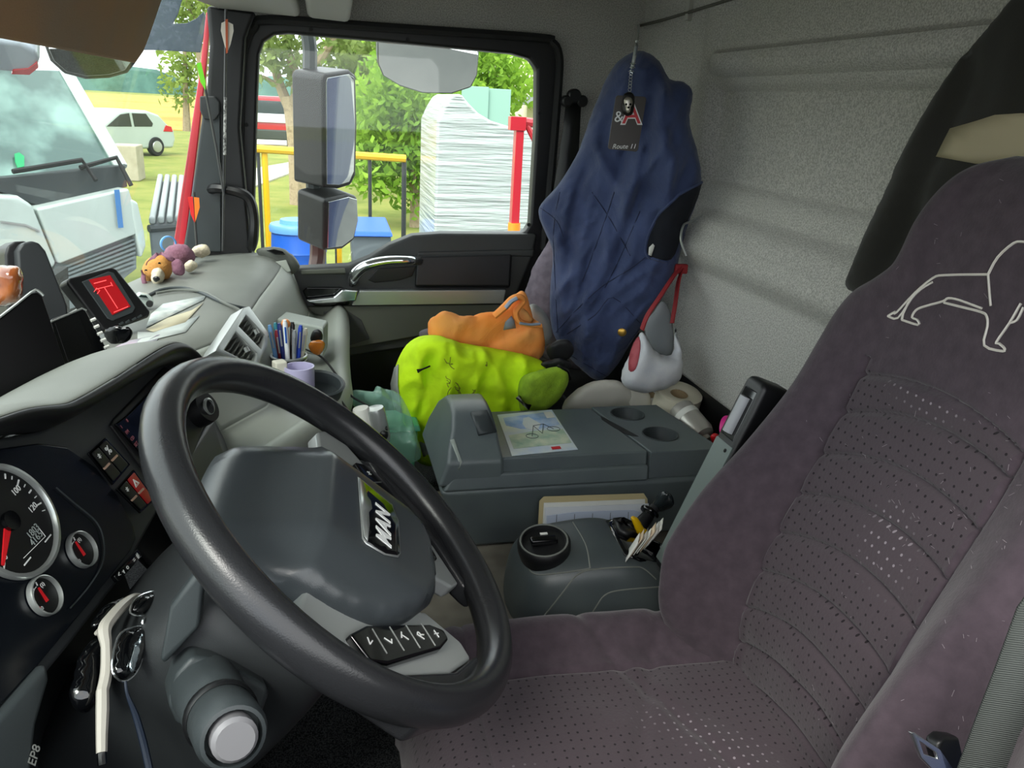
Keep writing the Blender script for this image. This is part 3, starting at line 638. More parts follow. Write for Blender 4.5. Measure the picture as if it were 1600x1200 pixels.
for k in range(7):
    t0 = k / 7; plate('grille_slat', [vpx(u, v, .02) for u, v in ((96 - 4 * k, 418 + 8 * k), (212, 372 + 7 * k), (212, 375 + 7 * k), (96 - 4 * k, 421 + 8 * k))], vn, .05, bpy.data.materials['grille_grey'], van, bevel=0)
plate('cowl', [vpx(u, v, .12) for u, v in ((-120, 322), (0, 300), (60, 322), (200, 292), (196, 258), (100, 268), (0, 278), (-120, 285))], vn, .1, M['charcoal'], van, bevel=.01)
# leaning windscreen and white posts
wq = [vpx(-150, 300, .2), vpx(188, 264, .2), vpx(100, 112, .75), vpx(-150, 105, .75)]
wn = (wq[1] - wq[0]).cross(wq[3] - wq[0]).normalized(); wn = wn if wn.dot(vn) > 0 else -wn
plate('windscreen', wq, wn, .05, mat('van_glass', '#3f5a54', .06, coat=.6, var=(1.5, '#7fa096', 6, .45, .6)), van, bevel=.01)
tube('windscreen_post', [wq[1] + wn * .02, wq[2] + wn * .02], .05, M['white_paint'], van, n=8, smooth_path=1)
plate('roof', [wq[2], wq[3], wq[3] - vn * 3 + V((0, 0, .15)), wq[2] - vn * 3 + V((0, 0, .15))], V((0, 0, 1)), .1, M['white_paint'], van, bevel=.03)
plate('side', [wq[1] - vn * .1, wq[2] - vn * .1, wq[2] - vn * 3.5, V((wq[2].x, wq[2].y, zb - .3)) - vn * 3.5, V((wq[1].x, wq[1].y, zb - .3)) - vn * .1], vd, .06, M['white_paint'], van, bevel=.02)
tube('wiper', [vpx(20, 268, .1), vpx(128, 250, .14), vpx(150, 282, .02)], .018, M['rubber'], van, n=6, smooth_path=1)
tube('wiper', [vpx(125, 262, .12), vpx(182, 246, .12), vpx(205, 290, .02)], .018, M['rubber'], van, n=6, smooth_path=1)
plate('badge_sticker', [wq[0] + (p - wq[0]) for p in [atp(u, v, wq[0] + wn * .03, wn) for u, v in ((23, 240), (30, 238), (38, 244), (38, 260), (28, 262), (24, 252))]], wn, .01, mat('sticker_green', '#1f9c62', .5), van, bevel=0)
text('number_mark', '1', vpx(186, 330, -.02), vd, V((0, 0, 1)), .42, mat('sign_blue', '#3f78b5', .5), van, th=.004)
lp = plate('bumper_corner', [vpx(u, v, -.01) for u, v in ((204, 310), (216, 316), (226, 360), (229, 385), (222, 404), (214, 372), (208, 340))], vn, .3, M['white_paint'], van, bevel=.02, seg=3)  # white bumper corner of the van, not a lamp
for s in (-.6, LEN - .35): lathe('wheel', [(.02, -.12), (.36, -.11), (.38, -.07), (.38, .07), (.36, .11), (.02, .12)], vpt(s, GZ + .38, .5), vd, M['rubber'], van, n=22)
for k, (u0, u1) in enumerate(((10, 90),)):
    plate('dash_papers', [vpx(u, v, .17) for u, v in ((u0, 292), (u1, 318), (u1 - 2, 300), (u0 + 6, 285))], vn, .01, M['paper'], van, bevel=0)
# ---- ribbed dumpster and concrete block
zt = -1.15
Q = [on(232, 352, zt), on(312, 346, zt), on(312, 282, zt), on(246, 280, zt)]
ds = thing('dumpster', 'grey dumpster with ribbed lid beside the white van', 'dumpster', (Q[0].x, Q[0].y, GZ))
Q2 = [p * .985 for p in Q]
hexa('container', [V((p.x, p.y, GZ)) for p in Q] + [V((p.x, p.y, zt - .02)) for p in Q], mat('dumpster_grey', '#6c7478', .5), ds, bevel=.03)
for k in range(6):
    a0, a1 = k / 6 + .015, (k + 1) / 6 - .03
    l0 = Q[0].lerp(Q[1], a0); l1 = Q[0].lerp(Q[1], a1); r1 = Q[3].lerp(Q[2], a1); r0 = Q[3].lerp(Q[2], a0)
    hexa('lid_slat', [V((p.x, p.y, zt)) for p in (l0, l1, r1, r0)] + [V((p.x, p.y, zt + .07)) for p in (l0, l1, r1, r0)], mat('lid_grey', '#8f9696', .5) if k == 0 else bpy.data.materials['lid_grey'], ds, bevel=.02)
e0 = Q[0].lerp(Q[1], 0); tube('lid_bar', [V((Q[0].x, Q[0].y, zt - .03)), V((Q[1].x, Q[1].y, zt - .03))], .035, M['charcoal'], ds, n=8, smooth_path=1)
p0 = on(176, 276, GZ + .1); p1 = on(219, 276, GZ + .1)
cb = box('concrete_block', ((p0.x + p1.x) / 2, p0.y + .4, GZ + .42), ((p1 - p0).length, .8, .84), noise_mat('concrete', ['#a39c88', '#b9b29f'], 4), ax=None, bevel=.03); tag(cb, 'weathered concrete block between the van and the hatchback', 'concrete block')

# ---- mirrors on the truck
mr = thing('door_mirror', 'tall black door mirror with small wide angle mirror below', 'mirror', at(505, 400, Y=2.5))
def mirror_unit(name, px_body, px_glass, y0, y1, parent):
    hb = plate(name, [at(u, v, Y=y0) for u, v in px_body], V((0, -1, 0)), y1 - y0, M['black'], parent, bevel=.025, seg=4)
    return hb
gl = [at(511, 130, Y=2.452), at(553, 118, Y=2.415), at(554, 268, Y=2.415), at(546, 283, Y=2.42), at(514, 289, Y=2.452)]
gn = V((.68, -.73, -.055)).normalized()
c0 = at(533, 205, Y=2.44)
gl = [atp(u, v, c0, gn) for u, v in ((510, 128), (512, 122), (545, 116), (553, 121), (555, 200), (553, 268), (546, 284), (530, 289), (511, 288))]
plate('mirror_glass', gl, gn, .02, M['mirror'], mr, bevel=.001)
plate('housing', [atp(u, v, c0 - gn * .004, gn) for u, v in ((504, 122), (508, 114), (546, 109), (557, 118), (559, 200), (557, 272), (548, 290), (530, 295), (505, 293))], gn, .125, M['black'], mr, bevel=.012, seg=3)
c1 = at(535, 345, Y=2.44); gn2 = V((.66, -.74, -.16)).normalized()
plate('lower_mirror_glass', [atp(u, v, c1, gn2) for u, v in ((514, 316), (545, 308), (558, 312), (559, 345), (552, 372), (535, 385), (512, 388))], gn2, .02, M['mirror'], mr, bevel=.001)
plate('lower_housing', [atp(u, v, c1 - gn2 * .004, gn2) for u, v in ((507, 312), (544, 303), (560, 307), (562, 345), (555, 376), (536, 390), (506, 393))], gn2, .12, M['black'], mr, bevel=.012, seg=3)
tube('mirror_arm', [at(480, 50, Y=2.5), at(484, 75, Y=2.5), at(484, 108, Y=2.5)], .02, M['charcoal'], mr, n=8, smooth_path=3)
tube('mirror_arm', [at(490, 285, Y=2.5), at(490, 310, Y=2.5)], .022, M['charcoal'], mr, n=8, smooth_path=1)
tube('mirror_arm', [at(497, 380, Y=2.5), at(496, 405, Y=2.5), at(490, 440, Y=2.45)], .024, mat('arm_brown', '#4a2f2b', .5), mr, n=8, smooth_path=3)
km = thing('kerb_mirror', 'grey edged kerb mirror hanging outside the top of the door window', 'mirror', at(670, 70, Y=2.42))
kn = V((.04, -.66, -.75)).normalized(); kc = at(670, 105, Y=2.4)
kp = [(591, 66), (592, 100), (600, 118), (625, 133), (660, 144), (705, 145), (735, 135), (744, 118), (747, 86), (700, 76), (640, 70)]
plate('mirror_glass', [atp(u, v, kc, kn) for u, v in kp], kn, .015, M['mirror'], km, bevel=.001)
plate('mirror_back', [atp(u, v, kc - kn * .008, kn) for u, v in [(590, 62), (590, 101), (598, 120), (624, 136), (660, 147), (706, 148), (737, 138), (746, 120), (749, 84), (700, 70), (640, 64)]], kn, .05, M['charcoal'], km, bevel=.008)
fm = thing('front_mirror', 'oval front mirror hanging outside the windscreen under the visor', 'mirror', at(140, 100, Y=1.95))
fc = at(140, 100, Y=1.95); fn_ = V((.1, -.7, -.7)).normalized()
plate('mirror_glass', [atp(u, v, fc, fn_) for u, v in ((76, 76), (84, 95), (104, 112), (135, 119), (170, 117), (195, 110), (206, 95), (190, 88), (120, 76))], fn_, .01, M['mirror'], fm, bevel=.001)
plate('mirror_back', [atp(u, v, fc - fn_ * .006, fn_) for u, v in ((68, 70), (78, 98), (100, 118), (135, 127), (172, 125), (200, 117), (214, 100), (210, 85), (120, 66))], fn_, .05, M['black'], fm, bevel=.01, seg=3)
f2 = thing('ramp_mirror', 'pale rounded mirror shell at the windscreen edge by the visor', 'mirror', at(40, 90, Y=2.2))
fc = at(30, 90, Y=2.2)
plate('mirror_shell', [atp(u, v, fc, fn_) for u, v in ((-40, 60), (30, 68), (55, 80), (62, 95), (58, 108), (44, 116), (15, 114), (-40, 110))], fn_, .06, mat('shell_grey', '#9aa3ad', .3), f2, bevel=.015, seg=3)
plate('painted_red_reflection', [atp(u, v, fc + fn_ * .004, fn_) for u, v in ((20, 110), (44, 108), (58, 98), (60, 106), (46, 117), (18, 116))], fn_, .01, M['red_body'], f2, bevel=0)  # red reflection put on the mirror shell as a coloured strip
o = plate('trim_12', [(-.36, 2.215, -1.3), (.85, 2.215, -1.3), (.85, 2.215, -.5), (-.36, 2.215, -.5)], V((0, 1, 0)), .02, M['red_body'], bevel=0); struct(o, 'red outer skin of the cab side')
ss = plate('sun_shield', [at(u, v, Y=2.32) for u, v in ((150, 78), (180, -20), (256, -20), (286, -6), (278, 22), (270, 37), (292, 36), (308, 28), (318, 18), (323, 30), (313, 82), (240, 78))], V((0, -1, 0)), .006, mat('shield_tint', '#3d4a57', .2, alpha=.85), bevel=.001); tag(ss, 'smoky blue grey sun shield outside the top of the windscreen', 'sun shield')
# cargo body of the truck behind the cab
cg = box('cargo_body', (5.2, 1.18, .1), (8.2, 2.4, 2.6), mat('tarpaulin', '#2b3556', .5, bump=(3, .6, .05)), bevel=.05)
tag(cg, 'dark blue tarpaulin cargo body behind the cab wall', 'cargo body')
# ------------------------------------------------------------------ dashboard
dash = thing('dashboard', 'grey truck dashboard with instrument cluster, vents and open trays', 'dashboard', (-.3, 1.2, -1.0))
YS = [.28, .5, .7, .9, 1.05, 1.12, 1.2, 1.3, 1.4, 1.5, 1.6, 1.7, 1.8, 1.9, 2.0, 2.08, 2.12]
def crest(y): return -.40 + .265 * sm(y, .98, 1.5) + .045 * sm(y, 1.5, 2.1)
def prof(y):
    xc = crest(y); w = wsx(y, -.44) + .015; lip = -.13 + .175 * sm(y, 1.02, 1.5) + .015 * sm(y, 1.6, 2.1)
    return dict(top=[(w, -.445), (w + .03, -.405), (w * .5 + xc * .5, -.388), (xc - .06, -.386), (xc - .02, -.392), (xc, -.405)],
                roll=[(xc, -.405), (xc + .018, -.425), (xc + .032, -.46), (xc + .045, -.50), (xc + .06, -.53)],
                tray=[(xc + .06, -.53), (xc + .075, -.545), (lip - .05, -.55), (lip - .03, -.535), (lip - .012, -.522), (lip + .004, -.53), (lip + .012, -.55), (lip + .008, -.58)],
                low=[(lip + .008, -.58), (lip - .012, -.62), (lip - .05, -.72), (lip - .085, -.80), (lip - .13, -.90), (lip - .25, -1.0), (lip - .35, -1.05)])
def dash_loft(name, key, m, ys, drop_end=False):
    return loft(name, [[V((x, y, z)) for x, z in cat2(prof(y)[key])] for y in ys], m, dash, closed=False, caps=False, solid=.006)
def cat2(p): return [(q.x, q.y) for q in cat([(x, z, 0) for x, z in p], 3)]
dtop = dash_loft('top_pad', 'top', M['dash_top'], YS)
droll = dash_loft('front_roll', 'roll', M['dash_light'], [y for y in YS if y >= 1.05])
dtray = dash_loft('open_tray', 'tray', M['dash_light'], [y for y in YS if y >= 1.05])
dlow = dash_loft('lower_panel', 'low', M['dash_mid'], [y for y in YS if y >= 1.05])
for nm, y in (('end_cap', 2.118),):
    p = prof(y); pts = [V((x, y, z)) for k in ('top', 'roll', 'tray', 'low') for x, z in p[k][:-1]] + [V((p['low'][-1][0], y, -1.05)), V((-.60, y, -1.05))]
    plate(nm, pts, V((0, -1, 0)), .01, M['dash_mid'], dash, bevel=0)
# side vent pod and end trim by the door
pillow('vent_pod', [at(u, v, Y=2.09) for u, v in ((398, 394), (412, 386), (432, 385), (452, 393), (467, 408), (469, 421), (455, 432), (436, 434), (424, 418))], V((0, -.85, .5)), .03, M['dash_mid'], dash, res=.012)
plate('vent_grille', [at(u, v, Y=2.055) for u, v in ((416, 391), (428, 388), (442, 393), (446, 399), (430, 399))], V((0, -.8, .6)), .004, M['gloss'], dash, bevel=.001)
plate('pod_trim', [at(u, v, Y=2.05) for u, v in ((429, 409), (447, 406), (455, 424), (434, 430))], V((0, -1, .2)), .006, M['dash_light'], dash, bevel=.002)
plate('end_trim', [at(u, v, Y=2.10) for u, v in ((432, 432), (446, 440), (460, 486), (452, 494), (436, 488), (428, 450))], V((0, -1, 0)), .02, M['dash_light'], dash, bevel=.006, seg=3)
tl = bvh(dlow)
stroke('lid_gap', [(345, 734), (370, 730), (395, 732), (412, 741), (424, 750), (434, 748), (460, 722), (485, 700), (512, 668)], tl, .0016, M['black'], dash, off=.0006)
decal('glove_latch', [(464, 700), (473, 685), (481, 683), (489, 690), (478, 708), (470, 712)], tl, M['dash_mid'], dash, off=.004, res=8, th=.006)

# ---- instrument face
c0 = V((-.274, .72, -.378)); cn = V((.87, -.18, .46)).normalized()
cy = (V((0, 1, 0)) - cn * cn.y).normalized(); cz = cn.cross(cy) if cn.cross(cy).z > 0 else cy.cross(cn)
def C(u, v, h=0.): return atp(u, v, c0 + cn * h, cn)
face_px = [(-140, 745), (-40, 690), (60, 672), (120, 640), (235, 570), (288, 548), (316, 580), (330, 640), (305, 715), (262, 775), (190, 905), (110, 1010), (20, 1120), (-140, 1290)]
plate('instrument_face', [C(*p) for p in face_px], cn, .20, M['dark'], dash, bevel=.006, seg=2)
plate('cluster_glass', [C(u, v, .004) for u, v in ((-120, 745), (0, 700), (60, 692), (105, 698), (150, 730), (185, 775), (208, 818), (213, 842), (205, 860), (170, 905), (130, 955), (60, 1040), (-120, 1230))], cn, .004, mat('cluster_lens', '#0b0f15', .25), dash, bevel=.002)
stroke_p = [C(u, v, .006) for u, v in ((88, 762), (115, 785), (150, 815), (162, 845), (160, 880), (140, 915), (110, 950))]
tube('cluster_line', stroke_p, .0008, M['charcoal'], dash, n=5)
# hood over the instruments
tops = [(-150, 700), (-60, 672), (0, 653), (40, 638), (80, 634), (105, 632), (125, 622), (187, 587), (233, 555), (262, 538), (281, 534), (300, 542), (316, 562)]
lows = [(-150, 725), (-60, 692), (0, 675), (42, 663), (80, 663), (97, 661), (125, 648), (180, 614), (230, 584), (258, 569), (276, 562), (292, 562), (308, 575)]
rings = []
for (u, v), (ul, vl) in zip(tops, lows):
    a = C(u, v, .06); b = C(ul, vl, .05); mid = (a + b) / 2 + cn * .010
    i1 = C(ul, vl, .0) + V((-.03, 0, -.01))
    k1 = a + V((-.02, .004, .002)); k2 = a + V((-.09, .02, -.012)); k3 = V((a.x - .20, a.y + .06, -.375))
    rings.append([i1, b, mid, a, k1, k2, k3])
hood = loft('instrument_hood', [[q for q in r[3:]] for r in rings], M['dash_top'], dash, closed=False, caps=False, sub=2, solid=.004)
lip = loft('hood_lip', [[q for q in r[:4]] for r in rings], M['black'], dash, closed=False, caps=False, sub=2, solid=.004)
# speedometer
WHT = M['white']; NR = mat('needle_red', '#e01c26', .4)
def gauge(name, ctr, rad, parent):
    g = lathe(name, [(rad, 0), (rad, .004), (rad * .985, .0055), (rad * .93, .006), (rad * .90, .003), (rad * .90, .0)], C(*ctr, .005), cn, M['silver'], parent, n=48)
    disc('dial', C(*ctr, .0052), cn, rad * .91, .0012, mat('dial_black', '#060708', .5) if 'dial_black' not in bpy.data.materials else bpy.data.materials['dial_black'], g, n=40)
    return g
def ang(u, v, ctr):
    q = C(u, v, .006) - C(*ctr, .006); return math.atan2(q.dot(cz), q.dot(cy))
sc_ = (14, 815); sg = gauge('speedometer', sc_, .0545, dash); so = C(*sc_, .0068)
a0 = ang(6, 890, sc_); a100 = ang(26, 768, sc_); a120 = ang(57, 790, sc_)
if a100 > a0: a100 -= 2 * math.pi
if a120 > a0: a120 -= 2 * math.pi
def sa(vv): return a0 + (a120 - a0) * vv / 120
for vv in range(0, 126, 5):
    A_ = sa(vv); dd = cy * math.cos(A_) + cz * math.sin(A_); ln = .007 if vv % 20 == 0 else (.005 if vv % 10 == 0 else .0035)
    box('tick', so + dd * (.047 - ln / 2), (ln, .0014 if vv % 10 == 0 else .0008, .0006), WHT, sg, ax=(dd, cn.cross(dd), cn), bevel=0)
for vv in range(0, 121, 20):
    A_ = sa(vv); dd = cy * math.cos(A_) + cz * math.sin(A_); text('numeral', str(vv), so + dd * .0345, cy, cz, .0085, WHT, sg, th=.0004)
tip = C(5, 884, .0075); ctr3 = C(*sc_, .0075); dd = (tip - ctr3).normalized(); pp = cn.cross(dd)
plate('needle', [ctr3 + dd * .008 + pp * .0035, ctr3 + dd * .008 - pp * .0035, ctr3 + dd * .043 - pp * .0014, ctr3 + dd * .043 + pp * .0014], cn, .0015, NR, sg, bevel=.0004)
disc('needle_hub', ctr3, cn, .009, .004, M['gloss'], sg, n=18)
for s_, (u, v) in (('1803', (52, 830)), ('4165', (57, 841))): text('display_digits', s_, C(u, v, .0075), cy, cz, .0095, mat('lcd_grey', '#9aa3a0', .5) if 'lcd_grey' not in bpy.data.materials else bpy.data.materials['lcd_grey'], sg, th=.0004)
tube('display_line', [C(37, 872, .0072), C(71, 838, .0072), C(60, 824, .0072)], .0004, WHT, sg, n=4, smooth_path=1)
for (u, v) in ((75, 841), (43, 877)): box('caption_bar', C(u, v, .0072), (.012, .0012, .0005), WHT, sg, ax=(cy, cz, cn), bevel=0)
for k, ctr in enumerate(((125, 860), (67, 932))):
    g = gauge('pressure_gauge' , ctr, .0185, dash); o_ = C(*ctr, .0072)
    for j, A_ in enumerate(np.linspace(math.radians(200), math.radians(70), 5)):
        dd = cy * math.cos(A_) + cz * math.sin(A_); box('tick', o_ + dd * .0125, (.0035, .0012, .0005), NR if j < 1 else WHT, g, ax=(dd, cn.cross(dd), cn), bevel=0)
    tube('scale_arc', [o_ + (cy * math.cos(A_) + cz * math.sin(A_)) * .0105 for A_ in np.linspace(math.radians(170), math.radians(80), 7)], .0004, WHT, g, n=4, smooth_path=1)
    text('numeral', '0', o_ + cy * -.009 + cz * -.006, cy, cz, .005, WHT, g, th=.0004)
    t_ = C(ctr[0] - 6, ctr[1] - 14, .0075); e_ = C(ctr[0] + 8, ctr[1] + 7, .0075); dd = (t_ - e_).normalized(); pp = cn.cross(dd)
    plate('needle', [e_ + pp * .0016, e_ - pp * .0016, t_ - pp * .0008, t_ + pp * .0008], cn, .001, NR, g, bevel=0)
    text('tank_symbol', '(%d)' % (k + 1), o_ + cy * .0085 + cz * .007, cy, cz, .005, WHT, g, th=.0004)
# rocker switches
def lerp2(a, b, t): return (a[0] + (b[0] - a[0]) * t, a[1] + (b[1] - a[1]) * t)
IND = mat('indicator_amber', '#c9a48c', .5)
for (L, T, Rr, B), mats, sym in ((((142, 709), (166, 687), (201, 725), (177, 753)), ('black', 'black'), ('*', '%')), (((186, 764), (210, 737), (240, 779), (220, 798)), ('black', 'red'), ('*', None))):
    plate('switch_well', [C(*lerp2(p, (sum(q[0] for q in (L, T, Rr, B)) / 4, sum(q[1] for q in (L, T, Rr, B)) / 4), -.12), .0025) for p in (L, T, Rr, B)], cn, .004, M['gloss'], dash, bevel=.001)
    for k in range(2):
        a = lerp2(L, T, k * .5 + .02); b = lerp2(L, T, k * .5 + .48); c = lerp2(B, Rr, k * .5 + .48); d_ = lerp2(B, Rr, k * .5 + .02)
        am, bm_ = lerp2(a, d_, .5), lerp2(b, c, .5)
        p = [C(*a, .004), C(*b, .004), C(*c, .004), C(*d_, .004), C(*a, .013), C(*b, .013), C(*c, .008), C(*d_, .008)]
        sw = hexa('rocker_switch', p, M[mats[k]], dash, bevel=.0015)
        f = lambda q, h: C(q[0], q[1], h)
        ia, ib = lerp2(a, d_, .54), lerp2(b, c, .54); ic, id_ = lerp2(b, c, .60), lerp2(a, d_, .60)
        plate('indicator', [f(lerp2(ia, ib, .15), .0118), f(lerp2(ia, ib, .85), .0118), f(lerp2(id_, ic, .85), .0118), f(lerp2(id_, ic, .15), .0118)], cn, .002, IND, sw, bevel=0)
        m_ = lerp2(lerp2(a, b, .5), lerp2(d_, c, .5), .28)
        if sym[k]: text('symbol', sym[k], f(m_, .0128), cy, cz, .013, WHT, sw, th=.0005)
        else:
            q0 = f(m_, .0128)
            for r_, w_ in ((.0055, .0005), (.003, .0004)): tube('hazard_triangle', [q0 + (cy * math.cos(t_) + cz * math.sin(t_)) * r_ for t_ in [math.pi / 2 + k2 * 2 * math.pi / 3 for k2 in range(4)]], w_, WHT, sw, n=4, smooth_path=1)
# radio panel
plate('radio_frame', [C(u, v, .003) for u, v in ((173, 664), (178, 654), (258, 572), (282, 585), (300, 640), (232, 735), (222, 730))], cn, .004, M['black'], dash, bevel=.002)
rp = plate('radio', [C(u, v, .006) for u, v in ((181, 662), (200, 648), (256, 590), (276, 640), (226, 712))], cn, .004, M['gloss'], dash, bevel=.0015)
LEG = mat('red_legend', '#b0616a', .5)
for u, v, s_ in ((199, 657, 'II'), (190, 667, 'I'), (199, 675, 'FM'), (207, 685, 'CD'), (213, 694, 'SET')): text('radio_legend', s_, C(u, v, .0068), cy, cz, .006, LEG, rp, th=.0004)
plate('button_row', [C(u, v, .007) for u, v in ((179, 899), (186, 909), (223, 868), (217, 857))], cn, .006, M['gloss'], dash, bevel=.002)
for u, v, s_ in ((187, 898, '<'), (193, 893, 'v'), (199, 886, 'o'), (210, 875, '='), (215, 868, '#')): text('button_legend', s_, C(u, v, .0076), cy, cz, .008, WHT, dash, th=.0004)
# lower driver side
hexa('lower_cover', [(-.62, .25, -1.05), (-.22, .25, -.9), (-.22, 1.06, -.9), (-.62, 1.06, -1.05), (-.62, .25, -.42), (-.31, .25, -.45), (-.30, 1.06, -.47), (-.62, 1.06, -.42)], M['dark'], dash, bevel=.02)
sp = [C(u, v, .012) for u, v in ((-40, 1165), (40, 1070), (75, 1030), (80, 1060), (60, 1130), (48, 1240), (-40, 1330))]
plate('side_trim', sp, cn, .03, M['charcoal'], dash, bevel=.006)
text('trim_mark', 'EP8', C(54, 1180, .0125), cz * .3 + cy, cz, .011, M['silver'], dash, th=.0005)
hexa('knee_panel', [C(250, 770, -.10), C(330, 640, -.10), C(380, 740, -.10), C(310, 880, -.10), C(250, 770, .0), C(330, 650, .0), C(352, 720, .0), C(290, 850, .0)], M['dark'], dash, bevel=.01)

hexa('side_filler', [C(180, 840, -.16), C(300, 700, -.16), C(420, 800, -.16), C(300, 960, -.16), C(200, 850, -.03), C(290, 720, -.03), C(360, 800, -.06), C(270, 930, -.06)], M['dark'], dash, bevel=.01)
# ---- air vent in the front roll
vn_ = V((.80, -.28, .53)).normalized(); v0 = at(378, 525, Y=1.40)
def VP(u, v, h=0.): return atp(u, v, v0 + vn_ * h, vn_)
vent = plate('air_vent', [VP(u, v) for u, v in ((337, 548), (341, 540), (380, 481), (390, 478), (420, 520), (418, 540), (404, 570), (395, 572))], vn_, .03, M['silver'], dash, holes=[[VP(u, v) for u, v in ((374, 510), (385, 493), (414, 524), (408, 545))], [VP(u, v) for u, v in ((351, 547), (369, 519), (401, 552), (397, 566), (390, 567))]], bevel=.002)
plate('vent_back', [VP(u, v, -.026) for u, v in ((340, 550), (385, 482), (420, 525), (400, 572))], vn_, .004, M['gloss'], vent, bevel=0)
for k in range(6):
    f = (k + .5) / 6
    for (p, q, r, s_) in (((374, 510), (385, 493), (414, 524), (408, 545)), ((351, 547), (369, 519), (401, 552), (393, 567))):
        a = lerp2(q, r, f); b = lerp2(p, s_, f); pa, pb = VP(*a, -.012), VP(*b, -.012); d_ = (pb - pa).normalized()
        box('slat', (pa + pb) / 2, ((pb - pa).length, .0022, .014), M['dash_mid'], vent, ax=(d_, vn_.cross(d_), vn_), bevel=.0006)
tube('vent_tab', [VP(398, 515, -.004), VP(402, 522, -.004)], .005, M['silver'], vent, n=8, smooth_path=1); tube('vent_tab', [VP(383, 543, -.004), VP(387, 550, -.004)], .005, M['silver'], vent, n=8, smooth_path=1)

# ------------------------------------------------------------------ steering wheel
sw_c = V((.021, .728, -.404)); sn = V((.663, -.091, .743)).normalized()
e1 = (V((0, 1, 0)) - sn * sn.y).normalized(); e2 = sn.cross(e1)
def S(x, y, h=0.): return sw_c + e1 * x + e2 * y + sn * h
M['rim'] = mat('rim_leather', '#242527', .27, bump=(700, .25, .0006)); M['pad'] = mat('airbag_pad', '#3b4043', .28, bump=(900, .25, .0005))
sw = thing('steering_wheel', 'black multi-function truck steering wheel with silver spokes', 'steering wheel', S(0, 0, -.1))
rings = []
NR_ = 72
for i in range(NR_):
    th = 2 * math.pi * i / NR_; rd = e1 * math.cos(th) + e2 * math.sin(th); c_ = sw_c + rd * .208
    rings.append([c_ + (rd * math.cos(p_) * .0175 + sn * math.sin(p_) * .0205) for p_ in [2 * math.pi * k / 16 for k in range(16)]])
rim = loft('rim', rings, M['rim'], sw, loop=True)
for s_ in (-1, 1):
    hp = [S(s_ * .2275 * math.cos(a), .2275 * math.sin(a) if 0 else .2275 * math.sin(a), .0) for a in np.linspace(-1.2, 1.2, 5)]
pad_o = [(-.112, .085), (-.10, .115), (-.07, .128), (0, .132), (.07, .128), (.10, .115), (.112, .085), (.122, .03), (.118, -.02), (.098, -.065), (.06, -.098), (.03, -.106), (0, -.108), (-.03, -.106), (-.06, -.098), (-.098, -.065), (-.118, -.02), (-.122, .03)]
def padh(x, y):   # face height over the wheel plane
    q = max(0, y - .046 + .008 * sm(y, .03, .05)); h = .024 - .75 * q - .022 * sm(abs(x), .06, .125)
    return h
P_ = [(q.x, q.y) for q in cat([(x, y, 0) for x, y in pad_o], 5, True)]
vs2, fs2, nb2 = tri2d(P_, (), .008); A2 = np.array(vs2); D2 = _dist(A2, P_)
topv = [S(x, y, padh(x, y) - .016 * (1 - math.sqrt(max(0, 1 - (1 - min(1, d / .014)) ** 2)))) for (x, y), d in zip(vs2, D2)]
N2 = len(vs2); bv = [S(x * .96, y * .96, -.05) for x, y in P_]
F2 = list(fs2) + [(i, (i + 1) % len(P_), N2 + (i + 1) % len(P_), N2 + i) for i in range(len(P_))] + [tuple(range(N2, N2 + len(P_)))]
pad = mk('airbag_pad', topv + bv, F2, M['pad'], sw)
pb_ = bvh(pad)
# emblem
decal('emblem_border', [(558, 746), (566, 752), (612, 789), (622, 815), (625, 866), (621, 872), (600, 868), (571, 851), (565, 842)], pb_, M['silver'], sw, off=.0008, res=10, th=.0008)
em = decal('emblem', [(560, 749), (567, 755), (610, 791), (620, 816), (623, 866), (619, 869), (601, 866), (572, 849), (567, 841)], pb_, M['gloss'], sw, off=.0014, res=10, th=.0008)
decal('emblem_wing', [(560, 749), (566, 756), (572, 778), (577, 785), (579, 797), (574, 803), (575, 822), (572, 848), (567, 840), (562, 800)], pb_, M['silver'], em, off=.0021, res=8, th=.0008)
h0 = hit(pb_, 602, 824, .002); h1 = hit(pb_, 598, 790, .002); tx = (h1 - h0); tx = e1
text('emblem_letters', 'MAN', hit(pb_, 598, 824, .0022), e1, e2, .027, WHT, em, th=.0008, shear=.15, bold=.0006, space=1.15)
